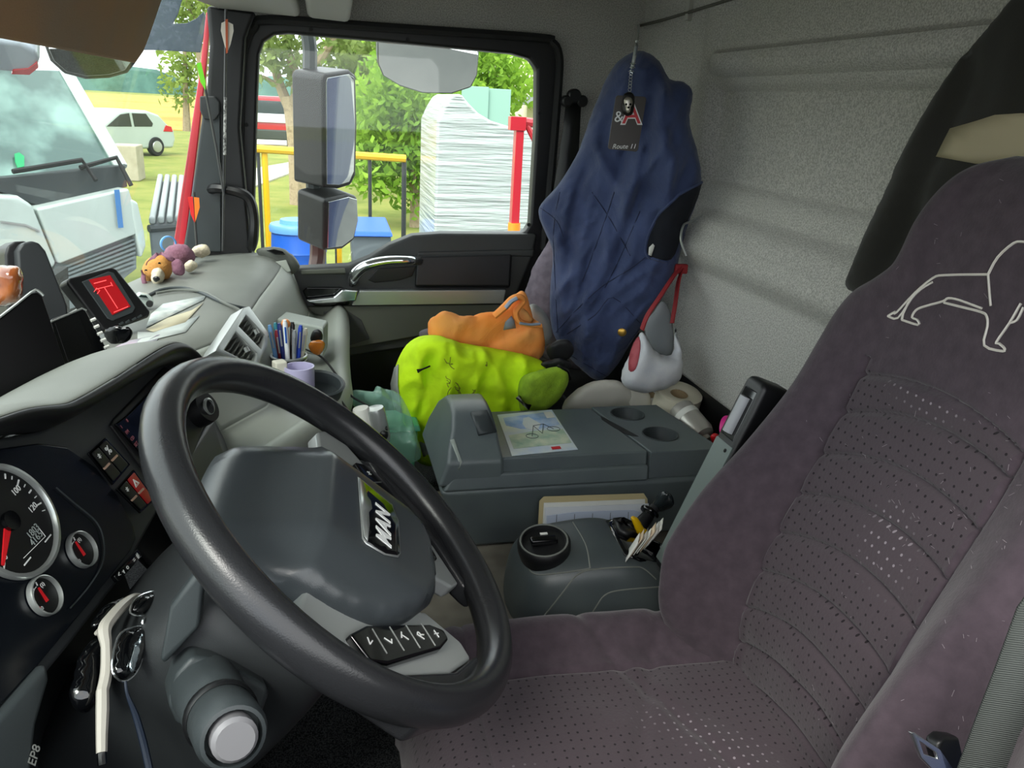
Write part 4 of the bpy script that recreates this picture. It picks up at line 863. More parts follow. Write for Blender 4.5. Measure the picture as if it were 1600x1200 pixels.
# spokes
for s_ in (-1, 1):
    m2 = lambda L: [S(s_ * -x, y, h) for x, y, h in L]
    si = plate('spoke', [S(s_ * x, y, -.012) for x, y in ((.172, .04), (.105, .03), (.09, -.03), (.035, -.115), (.045, -.165), (.062, -.178), (.105, -.142), (.165, -.055), (.196, -.005), (.19, .03))], sn, .02, mat('spoke_silver', '#a9aeac', .35, .3) if 'spoke_silver' not in bpy.data.materials else bpy.data.materials['spoke_silver'], sw, bevel=.004, seg=3)
    kp = plate('key_panel', [S(s_ * x, y, -.004) for x, y in ((.15, -.012), (.126, -.03), (.064, -.112), (.058, -.132), (.068, -.138), (.09, -.125), (.158, -.055), (.168, -.035))], sn, .014, M['gloss'], si, bevel=.003, seg=2)
    plate('leather_spoke', [S(s_ * x, y, -.006) for x, y in ((.165, -.058), (.2, -.03), (.205, -.09), (.16, -.14), (.10, -.18), (.05, -.205), (.06, -.18), (.105, -.145))], sn, .025, M['rim'], sw, bevel=.006, seg=3)
    ss = ('+', '-', 'c', 'o', 'v') if s_ > 0 else ('<', 'L', 'T', 'R', 'x')
    for k, g_ in enumerate(ss):
        t_ = k / 4; x_ = .146 + (.074 - .146) * t_; y_ = -.034 + (-.118 + .034) * t_
        text('key_legend', g_, S(s_ * x_, y_, -.0035), e1, e2, .014, WHT, kp, th=.0005)
        if 0 < k: 
            t2 = (k - .5) / 4; x2 = .146 + (.074 - .146) * t2; y2 = -.034 + (-.118 + .034) * t2; dd = (e1 * s_ * .76 - e2 * -.0 + e2 * -.65).normalized()
            box('key_gap', S(s_ * x2, y2, -.0038), (.026, .0008, .0008), M['silver'], kp, ax=(dd, sn.cross(dd), sn), bevel=0)
lathe('hub', [(.07, -.085), (.085, -.06), (.08, -.03), (.02, -.03)], sw_c, sn, M['dark'], sw, n=24)

# ------------------------------------------------------------------ steering column and stalk
ca = -sn; cs_up = V((-.743, 0, .663)).normalized()
co_ = thing('steering_column', 'dark grey steering column shroud under the wheel', 'steering column', (-.2, .73, -.75))
def colp(t, y, h): return sw_c + ca * t + V((0, y, 0)) + cs_up * h
rings = []
for t, wy, hu, hd in ((.086, .095, .085, .08), (.12, .105, .10, .085), (.18, .11, .105, .09), (.26, .11, .10, .09), (.34, .10, .09, .09), (.42, .09, .08, .08)):
    pr = []
    for k in range(20):
        a = 2 * math.pi * k / 20; cx, sy = math.cos(a), math.sin(a)
        f = lambda q: math.copysign(abs(q) ** .45, q)
        pr.append(colp(t, f(cx) * wy, f(sy) * (hu if sy > 0 else hd)))
    rings.append(pr)
loft('shroud', rings, M['dark'], co_, sub=1)
s0 = at(322, 1078, Y=.612); s1 = at(390, 1196, Y=.47); sdir = (s1 - s0).normalized()
a_, b_, _ = fr(sdir)
pl_c = s0 - sdir * .012
pc = atp(345, 1080, s0, V((.25, -.93, .25)).normalized())
pn = V((.25, -.93, .25)).normalized()
plate('stalk_mount', [atp(u, v, s0 + pn * .004, pn) for u, v in ((262, 1100), (275, 1055), (300, 1025), (335, 1030), (370, 1045), (415, 1070), (422, 1085), (405, 1130), (395, 1155), (310, 1150), (275, 1130))], pn, .05, M['charcoal'], co_, bevel=.008, seg=3)
st = lathe('stalk', [(.029, 0), (.0285, .035), (.027, .055), (.0245, .06), (.0245, .067), (.027, .07), (.0272, .105), (.0245, .112), (.0215, .113), (.0215, .10)], s0 - sdir * .005, sdir, M['charcoal'], co_, n=28)
lathe('stalk_ring', [(.0275, 0), (.0292, .002), (.0292, .008), (.0275, .01)], s0 + sdir * .058, sdir, M['black'], st, n=28)
disc('stalk_button', s0 + sdir * .098, sdir, .0175, .016, mat('button_grey', '#77777a', .5), st, n=20, bev=.003)
for k in range(2): text('stalk_mark', '>', s0 + sdir * (.078 + .008 * k) + a_ * .0, sdir, V((0, 0, 1)), .008, WHT, st, th=.0005)
plate('shroud_step', [at(u, v, Y=.622) for u, v in ((250, 1030), (262, 955), (300, 905), (316, 905), (310, 985), (255, 1040))], V((0, -1, .2)), .02, M['charcoal'], co_, bevel=.006)
# ------------------------------------------------------------------ driver seat
def velour_mat(name, c1, c2, dots):
    m = mat(name, c1, .95, bump=(260, .35, .0015), var=(60, c2, 6, .3, .75), spec=.15, sheen=.18)
    nt = m.node_tree; b = nt.nodes['Principled BSDF']
    if dots:
        tc = nt.nodes['Texture Coordinate'] if 'Texture Coordinate' in nt.nodes else nt.nodes.new('ShaderNodeTexCoord')
        mp = nt.nodes.new('ShaderNodeMapping'); mp.inputs['Scale'].default_value = (1 / .0125, 1 / .0125, 1)
        nt.links.new(tc.outputs['UV'], mp.inputs['Vector'])
        vo = nt.nodes.new('ShaderNodeTexVoronoi'); vo.inputs['Scale'].default_value = 1; vo.inputs['Randomness'].default_value = .18; vo.voronoi_dimensions = '2D'
        nt.links.new(mp.outputs[0], vo.inputs['Vector'])
        lt = nt.nodes.new('ShaderNodeMath'); lt.operation = 'LESS_THAN'; lt.inputs[1].default_value = .125; nt.links.new(vo.outputs['Distance'], lt.inputs[0])
        # only the perforated inserts carry the holes: u in the insert range
        sx = nt.nodes.new('ShaderNodeSeparateXYZ'); nt.links.new(tc.outputs['UV'], sx.inputs[0])
        ab = nt.nodes.new('ShaderNodeMath'); ab.operation = 'ABSOLUTE'; nt.links.new(sx.outputs['X'], ab.inputs[0])
        ins = nt.nodes.new('ShaderNodeMath'); ins.operation = 'LESS_THAN'; ins.inputs[1].default_value = dots[0]; nt.links.new(ab.outputs[0], ins.inputs[0])
        hi = nt.nodes.new('ShaderNodeMath'); hi.operation = 'LESS_THAN'; hi.inputs[1].default_value = dots[1]; nt.links.new(sx.outputs['Y'], hi.inputs[0])
        m1 = nt.nodes.new('ShaderNodeMath'); m1.operation = 'MULTIPLY'; nt.links.new(ins.outputs[0], m1.inputs[0]); nt.links.new(hi.outputs[0], m1.inputs[1])
        m2 = nt.nodes.new('ShaderNodeMath'); m2.operation = 'MULTIPLY'; nt.links.new(m1.outputs[0], m2.inputs[0]); nt.links.new(lt.outputs[0], m2.inputs[1])
        nz = nt.nodes.new('ShaderNodeTexNoise'); nz.inputs['Scale'].default_value = 6.; nz.inputs['Detail'].default_value = 0; nt.links.new(tc.outputs['Object'], nz.inputs['Vector'])
        pr = nt.nodes.new('ShaderNodeValToRGB'); pr.color_ramp.elements[0].position = .52; pr.color_ramp.elements[1].position = .60
        pr.color_ramp.elements[0].color = lin('#1b161a'); pr.color_ramp.elements[1].color = lin('#857d83'); nt.links.new(nz.outputs['Fac'], pr.inputs['Fac'])
        mix = nt.nodes.new('ShaderNodeMix'); mix.data_type = 'RGBA'; src = b.inputs['Base Color'].links[0].from_socket
        nt.links.new(m2.outputs[0], mix.inputs[0]); nt.links.new(src, mix.inputs[6]); nt.links.new(pr.outputs['Color'], mix.inputs[7]); nt.links.new(mix.outputs[2], b.inputs['Base Color'])
        # insert a little greyer than the plain velour
        mix2 = nt.nodes.new('ShaderNodeMix'); mix2.data_type = 'RGBA'; nt.links.new(m1.outputs[0], mix2.inputs[0]); nt.links.new(src, mix2.inputs[6]); mix2.inputs[7].default_value = lin('#443c41')
        nt.links.new(mix2.outputs[2], mix.inputs[6])
    return m
SEATC = '#3d353b'; SEATC2 = '#4a4047'
M['velour_seat'] = velour_mat('velour_back', SEATC, SEATC2, (.118, -.285))
M['velour_cush'] = velour_mat('velour_cushion', SEATC, SEATC2, (.132, 5.))
M['velour_plain'] = velour_mat('velour_plain', SEATC, SEATC2, None)
seat = thing('driver_seat', 'driver seat under a purple grey velour cover with a lion outline', 'seat', (.35, .67, FLOOR))
SY = .70
TB = [(-.80, .565, .19, .03, .12), (-.74, .558, .222, .06, .13), (-.66, .553, .240, .092, .14), (-.58, .562, .246, .10, .14), (-.50, .585, .246, .085, .13), (-.42, .615, .242, .055, .12), (-.34, .645, .240, .030, .11),
      (-.27, .665, .240, .016, .10), (-.235, .672, .234, .010, .095), (-.205, .678, .216, .008, .09), (-.18, .681, .180, .008, .085), (-.155, .684, .152, .008, .08), (-.10, .693, .138, .008, .07), (-.06, .706, .122, .006, .06), (-.035, .722, .098, .004, .045), (-.022, .74, .06, .0, .02)]
zz = np.array([r[0] for r in TB]); zs = np.concatenate([np.linspace(-.80, -.72, 14), np.linspace(-.719, -.24, 230), np.linspace(-.238, -.022, 60)])
def tb(k, z):   # smooth interpolation
    v = np.array([r[k] for r in TB]); i = np.clip(np.searchsorted(zz, z) - 1, 0, len(zz) - 2); t = (z - zz[i]) / (zz[i + 1] - zz[i])
    m0 = (v[i + 1] - v[max(0, i - 1)]) / (zz[i + 1] - zz[max(0, i - 1)]); m1 = (v[min(len(v) - 1, i + 2)] - v[i]) / (zz[min(len(v) - 1, i + 2)] - zz[i]); d = zz[i + 1] - zz[i]
    return (2 * t**3 - 3 * t**2 + 1) * v[i] + (t**3 - 2 * t**2 + t) * d * m0 + (-2 * t**3 + 3 * t**2) * v[i + 1] + (t**3 - t**2) * d * m1
tf = np.concatenate([np.linspace(-1, -.86, 8), np.linspace(-.84, .84, 130), np.linspace(.86, 1, 8)])
seams = [-.305 + -.056 * k for k in range(8)]
rings = []; uv = []
for z in zs:
    xc, w, b_, th = (float(tb(k, z)) for k in (1, 2, 3, 4)); ring = []
    for t in tf:
        at_ = abs(t); y = SY + t * w
        x = xc - b_ * sm(at_, .45, .82) + .012 * (1 - sm(at_, 0, .6)) * -0.0
        if at_ > .80:
            q = min(1, (at_ - .80) / .20); x += (th * .5 + b_ * .6) * (1 - math.sqrt(max(0, 1 - q * q)))
        # seams
        ys = y - SY; g = 0
        ins = .125
        if z < -.27: g += .007 * math.exp(-((abs(ys) - ins) / .0035) ** 2)
        zt = -.275 - 1.3 * ys * ys
        if abs(ys) < ins: g += .007 * math.exp(-((z - zt) / .0035) ** 2)
        if abs(ys) < ins:
            for s0 in seams:
                zl = s0 - 1.5 * ys * ys - .1 * (ys + .05)
                if abs(z - zl) < .015 and z < zt - .012: g += .0055 * math.exp(-((z - zl) / .0032) ** 2)
                # quilt puff between seams
        if z < zt and abs(ys) < ins: x -= .003 * abs(math.sin((z - seams[0] + 1.5 * ys * ys + .1 * (ys + .05)) / .056 * math.pi))
        if z < -.5: x += .004 * noise.noise(V((ys * 14, z * 20, 3.))) * sm(-z, .5, .6)
        ring.append(V((x + g, y, z))); uv.append((ys, z))
    for t in np.linspace(1, -1, 14)[1:-1]:
        ring.append(V((xc + th + .02 - .03 * t * t, SY + t * w * .97, z))); uv.append((9, 9))
    rings.append(ring)
back = loft('backrest', rings, M['velour_seat'], seat, uvs=uv)
# cushion
rings = []; uv = []
xs = np.concatenate([np.linspace(.09, .17, 14), np.linspace(.18, .60, 90)])
for x in xs:
    e = max(0, (.17 - x) / .08); dz = -.11 * (1 - math.sqrt(max(0, 1 - e * e))); hw = .262 - .03 * e * e + .0 * x
    ring = []
    for t in np.linspace(-1, 1, 170):
        at_ = abs(t); z = -.712 + dz + .028 * sm(at_, .55, .8) + .006 * math.sin((x - .1) * 9)
        if at_ > .8: q = (at_ - .8) / .2; z -= .09 * (1 - math.sqrt(max(0, 1 - q * q)))
        ys = t * hw
        g = .008 * math.exp(-((abs(ys) - .138) / .004) ** 2) if e == 0 else 0
        g += .004 * math.exp(-((x - .18) / .004) ** 2)
        z += .005 * noise.noise(V((x * 16, ys * 16, 1.7))) * sm(x, .2, .4)
        if x > .3: z -= .006 * math.exp(-((x - .36 - ys * .5) / .012) ** 2) + .005 * math.exp(-((x - .44 + ys * .4) / .010) ** 2)
        ring.append(V((x, SY + ys, z - g))); uv.append((ys, x))
    for t in np.linspace(1, -1, 10)[1:-1]: ring.append(V((x, SY + t * hw * .95, -.86 + .02 * e))); uv.append((9, 9))
    rings.append(ring)
loft('cushion', rings, M['velour_cush'], seat, uvs=uv)
hexa('seat_base', [(.2, .50, FLOOR), (.58, .50, FLOOR), (.58, .88, FLOOR), (.2, .90, FLOOR), (.16, .48, -.84), (.60, .48, -.84), (.60, .92, -.84), (.16, .92, -.84)], M['carpet'], seat, bevel=.02)
# lion outline embroidered on the cover
tb_ = bvh(back); LT = mat('silver_thread', '#cfcac2', .5)
lion = [[(1388, 494), (1396, 489), (1402, 488), (1430, 458), (1458, 435), (1478, 430), (1545, 429)], [(1388, 494), (1404, 497), (1425, 467), (1440, 452), (1458, 441)],
        [(1412, 490), (1424, 465)], [(1410, 500), (1436, 508), (1434, 500), (1426, 496), (1432, 485), (1445, 479), (1474, 471), (1483, 466), (1500, 469), (1535, 482)], [(1476, 473), (1500, 479), (1535, 488), (1543, 495), (1544, 510), (1539, 540), (1568, 549), (1570, 544), (1562, 537), (1558, 534), (1578, 505), (1596, 474)],
        [(1410, 500), (1412, 490)], [(1545, 429), (1560, 402), (1585, 380), (1600, 378), (1625, 380), (1650, 395)], [(1545, 429), (1547, 455), (1549, 478)], [(1578, 505), (1590, 500), (1600, 480)], [(1388, 494), (1400, 487)]]
for L in lion: stroke('lion_outline', L, tb_, .0014, LT, seat, off=.0008, smooth_path=3)
# pale lint and hairs caught on the velour
rl_ = random.Random(12); lv_ = []; lf_ = []
for _ in range(130):
    u, v = rl_.uniform(1250, 1600), rl_.uniform(260, 1150)
    if rl_.random() < .35: u, v = rl_.uniform(1350, 1600), rl_.uniform(650, 900)
    p = hit(tb_, u, v, .0006)
    if p is None: continue
    a = V((rl_.gauss(0, 1) * .3, rl_.gauss(0, 1), rl_.gauss(0, 1))).normalized(); L = rl_.uniform(.001, .0038); b = ray(u, v).cross(a).normalized() * .00014
    i = len(lv_); lv_ += [p - a * L - b, p - a * L + b, p + a * L + b, p + a * L - b]; lf_.append((i, i + 1, i + 2, i + 3))
o = mk('lint', lv_, lf_, mat('lint_pale', '#8d858a', .9), seat, smooth=False); o['kind'] = 'stuff'
# folded up armrest
arm = lambda u, v, y: at(u, v, Y=y)
a0 = V((.515, .975, -.665)); a1 = V((.618, .975, -.385)); ad = (a1 - a0).normalized(); an = V((-ad.z, 0, ad.x)); ay = V((0, 1, 0))
rb_ = []
for t, h0, h1, wy in ((0, .0, .03, .024), (.02, -.005, .038, .027), (.2, -.008, .050, .027), (.285, -.010, .056, .027), (.318, -.004, .052, .025), (.330, .008, .040, .02)):
    c = a0 + ad * t
    q = [(-h0 + .0, -wy), (-h0, wy), (-h1, wy), (-h1, -wy)]
    rb_.append([c + an * (.01) + an * u + ay * v for u, v in ((.012 - h0 * 0, -wy), (.012, wy), (-h1, wy), (-h1, -wy))])
ar = loft('armrest', rb_, M['black'], seat, bevel=.008)
plate('armrest_cover', [a0 + ad * t + an * .0225 + ay * y for t, y in ((.01, -.024), (.225, -.024), (.225, .024), (.01, .024))], an, .004, mat('armrest_grey', '#66716e', .5), ar, bevel=.0015)
plate('armrest_slot', [a0 + ad * t + an * .0226 + ay * y for t, y in ((.232, -.018), (.312, -.016), (.312, .016), (.232, .018))], an, .004, M['gloss'], ar, bevel=.0015)
tube('adjuster_wheel', [a0 + ad * .24 + an * .024, a0 + ad * .298 + an * .024], .009, mat('adjuster_grey', '#9b9da0', .5), ar, n=10, smooth_path=1)
for t in (.02, .215): disc('screw', a0 + ad * t + an * .0226 + ay * -.012, an, .003, .001, M['gloss'], ar, n=8)
# buckle and webbing at the far side of the cushion
bk = thing('belt_buckle', 'black seat belt buckle with red release button beside the cushion', 'belt buckle', at(985, 1010, Y=.945))
q0 = at(972, 1010, Y=.95); q1 = at(1004, 998, Y=.955); dq = (q1 - q0).normalized(); up = V((0, -.4, .9)).normalized(); sd_ = dq.cross(up)
box('buckle_body', (q0 + q1) / 2 + V((.012, 0, -.012)), (.05, .03, .02), M['black'], bk, ax=(dq, sd_, dq.cross(sd_)), bevel=.004)
box('release_button', (q0 + q1) / 2 + V((.0, -.004, .002)), (.034, .018, .014), M['red'], bk, ax=(dq, sd_, dq.cross(sd_)), bevel=.003)
tube('buckle_strap', [at(1012, 1035, Y=.945), at(1025, 1000, Y=.955), at(1045, 975, Y=.96)], .014, M['silver'], bk, n=8, flat=(.3, 1))
# shoulder belt with latch plate on the near side
sb = thing('seat_belt', 'black ribbed seat belt running down beside the driver seat', 'seat belt', at(1540, 1150, Y=.36))
web = mat('webbing', '#3c403d', .8); nt = web.node_tree; tc = nt.nodes.new('ShaderNodeTexCoord'); wv = nt.nodes.new('ShaderNodeTexWave'); wv.inputs['Scale'].default_value = 180; wv.bands_direction = 'Z'; bp = nt.nodes.new('ShaderNodeBump'); bp.inputs['Strength'].default_value = .6; bp.inputs['Distance'].default_value = .001
nt.links.new(tc.outputs['Object'], wv.inputs['Vector']); nt.links.new(wv.outputs['Fac'], bp.inputs['Height']); nt.links.new(bp.outputs['Normal'], nt.nodes['Principled BSDF'].inputs['Normal'])
pl = [(1640, 880, 1700, 950), (1590, 950, 1660, 1010), (1557, 1040, 1625, 1080), (1530, 1110, 1590, 1150), (1500, 1190, 1560, 1230), (1470, 1280, 1530, 1310)]
loft('webbing', [[at(a, b, Y=.372), at((a + c) / 2, (b + d) / 2, Y=.366), at(c, d, Y=.360)] for a, b, c, d in pl], web, sb, closed=False, caps=False, solid=.0025)
tn = V((.3, -.9, .25)).normalized(); tp0 = at(1470, 1180, Y=.40)
TP = lambda u, v: atp(u, v, tp0, tn)
plate('latch_plate', [TP(u, v) for u, v in ((1424, 1145), (1428, 1144), (1470, 1172), (1500, 1215), (1480, 1225), (1440, 1185))], tn, .003, M['chrome'], sb, holes=[[TP(u, v) for u, v in ((1437, 1158), (1463, 1176), (1466, 1186), (1444, 1178))]], bevel=.0005)
plate('latch_grip', [TP(u, v) for u, v in ((1468, 1160), (1480, 1150), (1500, 1152), (1506, 1180), (1510, 1220), (1480, 1222), (1466, 1175))], tn, .012, M['black'], sb, bevel=.003)
# ------------------------------------------------------------------ jacket hung behind the seat
JK = mat('jacket_black', '#16150f', .85, bump=(300, .2, .001), sheen=.1)
jx = .80
jp = [(1322, 455), (1335, 405), (1365, 330), (1420, 215), (1470, 130), (1522, 60), (1560, 20), (1600, -20), (1700, -70), (1900, -90), (2000, 200), (1900, 480), (1600, 520), (1400, 500)]
J3 = []
for u, v in jp:
    p = at(u, v, X=.815); J3.append(p)
jk = pillow('jacket', J3, V((-1, -.1, .1)), .03, JK, back=.05, R=.12, res=.025, wr=(.014, 9), seed=2,
            creases=[([at(1355, 420, X=.815), at(1430, 280, X=.815), at(1500, 140, X=.815)], .012, .02), ([at(1400, 420, X=.815), at(1470, 260, X=.815), at(1520, 120, X=.815)], -.02, .02)])
tag(jk, 'black jacket hung behind the driver seat with a beige band', 'jacket')
jt = bvh(jk); decal('reflective_band', [(1468, 246), (1478, 224), (1490, 202), (1530, 190), (1560, 180), (1600, 177), (1660, 180), (1660, 255), (1600, 255), (1530, 255)], jt, mat('band_beige', '#a89d82', .7), jk, off=.004, res=20, th=.002)
# ------------------------------------------------------------------ console box between the seats
cb_ = thing('console_box', 'dark grey storage console with lid, latch and two cup holders', 'console', (.46, 1.4, TUN))
CZ = -.605; Y0, Y1 = 1.285, 1.525
hexa('body', [(.255, Y0 + .02, TUN + .007), (.74, Y0 + .02, TUN + .007), (.74, Y1, TUN + .007), (.255, Y1, TUN + .007), (.20, Y0 - .012, CZ - .05), (.745, Y0 - .012, CZ - .05), (.745, Y1 + .005, CZ - .05), (.20, Y1 + .005, CZ - .05)], M['console'], cb_, bevel=.012, seg=3)
hexa('rim', [(.205, Y0 - .012, CZ - .052), (.60, Y0 - .012, CZ - .052), (.56, Y1 + .008, CZ - .052), (.205, Y1 + .008, CZ - .052), (.225, Y0 - .006, CZ - .022), (.60, Y0 - .006, CZ - .022), (.56, Y1, CZ - .022), (.225, Y1, CZ - .022)], M['console'], cb_, bevel=.005, seg=3)
lid = hexa('lid', [(.27, Y0, CZ - .030), (.598, Y0, CZ - .030), (.560, Y1 - .004, CZ - .030), (.30, Y1 - .004, CZ - .030), (.27, Y0 + .002, CZ + .004), (.597, Y0 + .002, CZ + .004), (.559, Y1 - .006, CZ + .004), (.30, Y1 - .006, CZ + .004)], M['console'], cb_, bevel=.004, seg=3)
# cup holder block with two wells
hc = [(.675, Y1 - .055), (.655, Y0 + .075)]
ho = [(.602, Y0 - .004), (.748, Y0 - .004), (.715, Y1), (.564, Y1)]
circ = lambda c, r, z: [V((c[0] + r * math.cos(2 * math.pi * k / 24), c[1] + r * math.sin(2 * math.pi * k / 24), z)) for k in range(24)]
hc = [(.628, Y1 - .050), (.655, Y0 + .078)]
ch = plate('cup_holder', [V((x, y, CZ + .004)) for x, y in ho], V((0, 0, 1)), .055, M['console'], cb_, holes=[circ(c, .035, CZ + .004) for c in hc], bevel=.002)
for c in hc:
    lathe('cup_well', [(.008, -.037), (.034, -.037), (.0372, .0), (.0368, .0015), (.0345, .0015), (.0335, -.002), (.032, -.030), (.029, -.034), (.008, -.034)], (c[0], c[1], CZ + .004), (0, 0, 1), M['charcoal'], ch, n=24)
disc('sticky_note', (hc[1][0] + .004, hc[1][1] + .004, CZ - .0299), (0, 0, 1), .012, .001, mat('grime', '#8d8a78', .9), ch, n=7)
plate('lid_grip', [V((x, y, CZ + .0045)) for x, y in ((.566, Y1 - .055), (.572, Y1 - .07), (.60, Y0 + .09), (.606, Y0 + .07), (.592, Y0 + .075), (.572, Y0 + .12), (.562, Y1 - .075))], V((0, 0, 1)), .002, M['rubber'], cb_, bevel=0)
# raised latch end
lp_ = [(-.008, -.045), (-.006, .004), (.016, .018), (.030, .030), (.050, .050), (.085, .065), (.125, .070), (.175, .066), (.215, .040), (.235, .0), (.236, -.045)]
lh = loft('latch_block', [[V((.196 + .36 * (z + .045), Y0 + y, CZ + z)) for y, z in lp_], [V((.318 - .12 * max(0, z), Y0 + y, CZ + z)) for y, z in lp_]], M['console'], cb_, bevel=.008)
lb = bvh(lh)
decal('latch_button', [(735, 647), (760, 644), (774, 676), (747, 681)], lb, M['charcoal'], cb_, off=.003, res=8, th=.006)
decal('side_slot', [(704, 688), (710, 686), (722, 722), (716, 735)], lb, mat('slot_pale', '#9aa29c', .6), cb_, off=.001, res=8, th=.001)
# printed postcard with a mountain biker
pz = CZ + .0052
pcx = [at(u, v, Z=pz) for u, v in ((777, 648), (862, 640), (903, 702), (800, 712))]
pc = plate('postcard', pcx, V((0, 0, 1)), .0008, mat('postcard_print', '#b9c6d6', .35, var=(16, '#d9ddcf', 3)), bevel=0); tag(pc, 'postcard with a mountain biker lying on the console lid', 'postcard')
def PC(a, b, h=.0006): return pcx[0].lerp(pcx[1], a).lerp(pcx[3].lerp(pcx[2], a), b) + V((0, 0, h))
INK = mat('ink_grey', '#4b5157', .6)
plate('printed_sky', [PC(a, b, .0004) for a, b in ((.08, .1), (.98, .05), (.97, .4), (.6, .45), (.3, .42), (.08, .3))], V((0, 0, 1)), .0003, mat('ink_sky', '#7fa3d6', .4, var=(30, '#b9c8e0', 3)), pc, bevel=0)
plate('printed_ground', [PC(a, b, .0005) for a, b in ((.06, .55), (.5, .5), (.97, .52), (.97, .85), (.06, .86))], V((0, 0, 1)), .0003, mat('ink_ground', '#8fae98', .4, var=(30, '#c9cfb6', 3)), pc, bevel=0)
for ca_, cb2, r in ((.42, .62, .012), (.82, .5, .013)): tube('printed_wheel', [PC(ca_, cb2, .001) + V((r * math.cos(k), r * .9 * math.sin(k), 0)) for k in np.linspace(0, 6.2, 14)], .0006, INK, pc, n=4, closed=True, smooth_path=1)
tube('printed_frame', [PC(.42, .62, .001), PC(.52, .38, .001), PC(.7, .36, .001), PC(.82, .5, .001)], .0007, INK, pc, n=4, smooth_path=1); tube('printed_frame', [PC(.52, .38, .001), PC(.6, .58, .001), PC(.7, .36, .001)], .0007, INK, pc, n=4, smooth_path=1)
plate('printed_rider', [PC(a, b, .0008) for a, b in ((.36, .3), (.42, .16), (.52, .14), (.6, .26), (.66, .34), (.58, .46), (.48, .48), (.38, .42))], V((0, 0, 1)), .0003, mat('ink_rider', '#cfd3d2', .5), pc, bevel=0)
plate('printed_badge', [PC(a, b, .0008) for a, b in ((.82, .06), (.97, .06), (.97, .22), (.82, .22))], V((0, 0, 1)), .0003, M['paper'], pc, bevel=0)
plate('printed_bar', [PC(a, b, .0008) for a, b in ((.62, .9), (.76, .9), (.76, .96), (.62, .96))], V((0, 0, 1)), .0003, M['red'], pc, bevel=0)
# ------------------------------------------------------------------ clipboard stack leaning on the console
cl = thing('paper_stack', 'stack of forms on a folder leaning against the console side', 'papers', at(930, 840, Y=1.24))
cn_ = V((0, -.97, .25)).normalized()
for k, (px, m_) in enumerate((([(843, 783), (850, 776), (1006, 771), (1012, 780), (1012, 880), (838, 885)], mat('folder_buff', '#b7a87f', .8)), ([(850, 786), (1008, 780), (1010, 880), (845, 885)], M['paper']), ([(852, 793), (1014, 787), (1012, 880), (848, 885)], mat('form_white', '#d3d6da', .7)), ([(855, 806), (900, 800), (990, 797), (1000, 800), (1000, 880), (850, 885)], mat('form_blue', '#bcc5d8', .7)))):
    plate(('folder', 'sheet', 'sheet', 'form')[k], [atp(u, v, V((0, 1.258 - .004 * k, -.7)), cn_) for u, v in px], cn_, .0025, m_, cl, bevel=.0004)
for k in range(5): tube('form_line', [atp(870 + 28 * k, 804 - k, V((0, 1.2455, -.7)), cn_), atp(868 + 28 * k, 840, V((0, 1.2455, -.7)), cn_)], .0005, INK, cl, n=4, smooth_path=1)
# ------------------------------------------------------------------ gear selector pod
pod = thing('selector_pod', 'dark grey gear selector pod with rotary knob and tray', 'gear selector', (.43, 1.03, TUN))
def ring_pod(x, yn, yf, zt, r=.03, zb=TUN + .007, near_drop=0):
    pts = [V((x, yn + .012, zb)), V((x, yn, zb + .05)), V((x, yn + .004, zt - r - near_drop)), V((x, yn + r * .5, zt - r * .35 - near_drop * .6)), V((x, yn + r * 1.4, zt - near_drop * .2)), V((x, (yn + yf) / 2, zt)), V((x, yf - r * .8, zt)), V((x, yf, zt - r)), V((x, yf + .004, zb))]
    return pts
rp_ = [ring_pod(.288, 1.055, 1.13, -.745), ring_pod(.296, 1.02, 1.15, -.69), ring_pod(.312, 1.0, 1.16, -.665), ring_pod(.345, .99, 1.165, -.652, near_drop=.01), ring_pod(.40, .985, 1.165, -.645, near_drop=.01), ring_pod(.45, .98, 1.165, -.642, near_drop=.012), ring_pod(.485, .978, 1.16, -.652, near_drop=.01), ring_pod(.52, .978, 1.155, -.68), ring_pod(.56, .978, 1.15, -.70), ring_pod(.62, .98, 1.15, -.70)]
hs = loft('housing', rp_, M['pod'], pod, sub=2); hb_ = bvh(hs)
kn = at(850, 853, Z=-.648); kax = V((-.12, -.18, 1)).normalized()
kb = lathe('rotary_knob', [(.038, -.02), (.042, -.004), (.042, .008), (.039, .012), (.035, .012), (.033, .006), (.01, .006)], kn, kax, M['black'], pod, n=32)
kd = (at(870, 855, Z=-.64) - at(835, 858, Z=-.64)).normalized(); kp_ = kax.cross(kd)
lathe('knob_ring', [(.0352, .0118), (.0362, .0132), (.0378, .0132), (.0386, .0118)], kn, kax, M['dash_mid'], kb, n=32)
box('knob_grip', kn + kax * .011, (.044, .014, .012), M['gloss'], kb, ax=(kd, kp_, kax), bevel=.004, seg=3)
box('knob_mark', kn + kax * .0112 + kp_ * .016 + kd * .004, (.012, .004, .002), M['paper'], kb, ax=(kd, kp_, kax), bevel=0)
for L in ([(826, 887), (832, 895), (850, 898), (900, 892), (922, 888)], [(922, 888), (918, 860), (910, 840), (895, 816)], [(848, 965), (880, 925), (900, 900), (925, 890), (985, 886), (1005, 888), (1025, 905)], [(905, 990), (930, 950), (945, 930), (970, 922), (1030, 917)], [(895, 962), (905, 965), (1030, 957)]):
    stroke('housing_seam', L, hb_, .0013, M['dash_mid'], pod, off=.0, smooth_path=4)
decal('tray_mat', [(946, 815), (975, 808), (995, 818), (1010, 840), (1035, 850), (1035, 880), (1000, 878), (975, 868), (960, 840)], hb_, M['gloss'], pod, off=.0012, res=9, th=.002)
decal('lighter_socket', [(955, 818), (970, 812), (985, 818), (994, 832), (980, 842), (966, 836)], hb_, M['black'], pod, off=.006, res=6, th=.01)
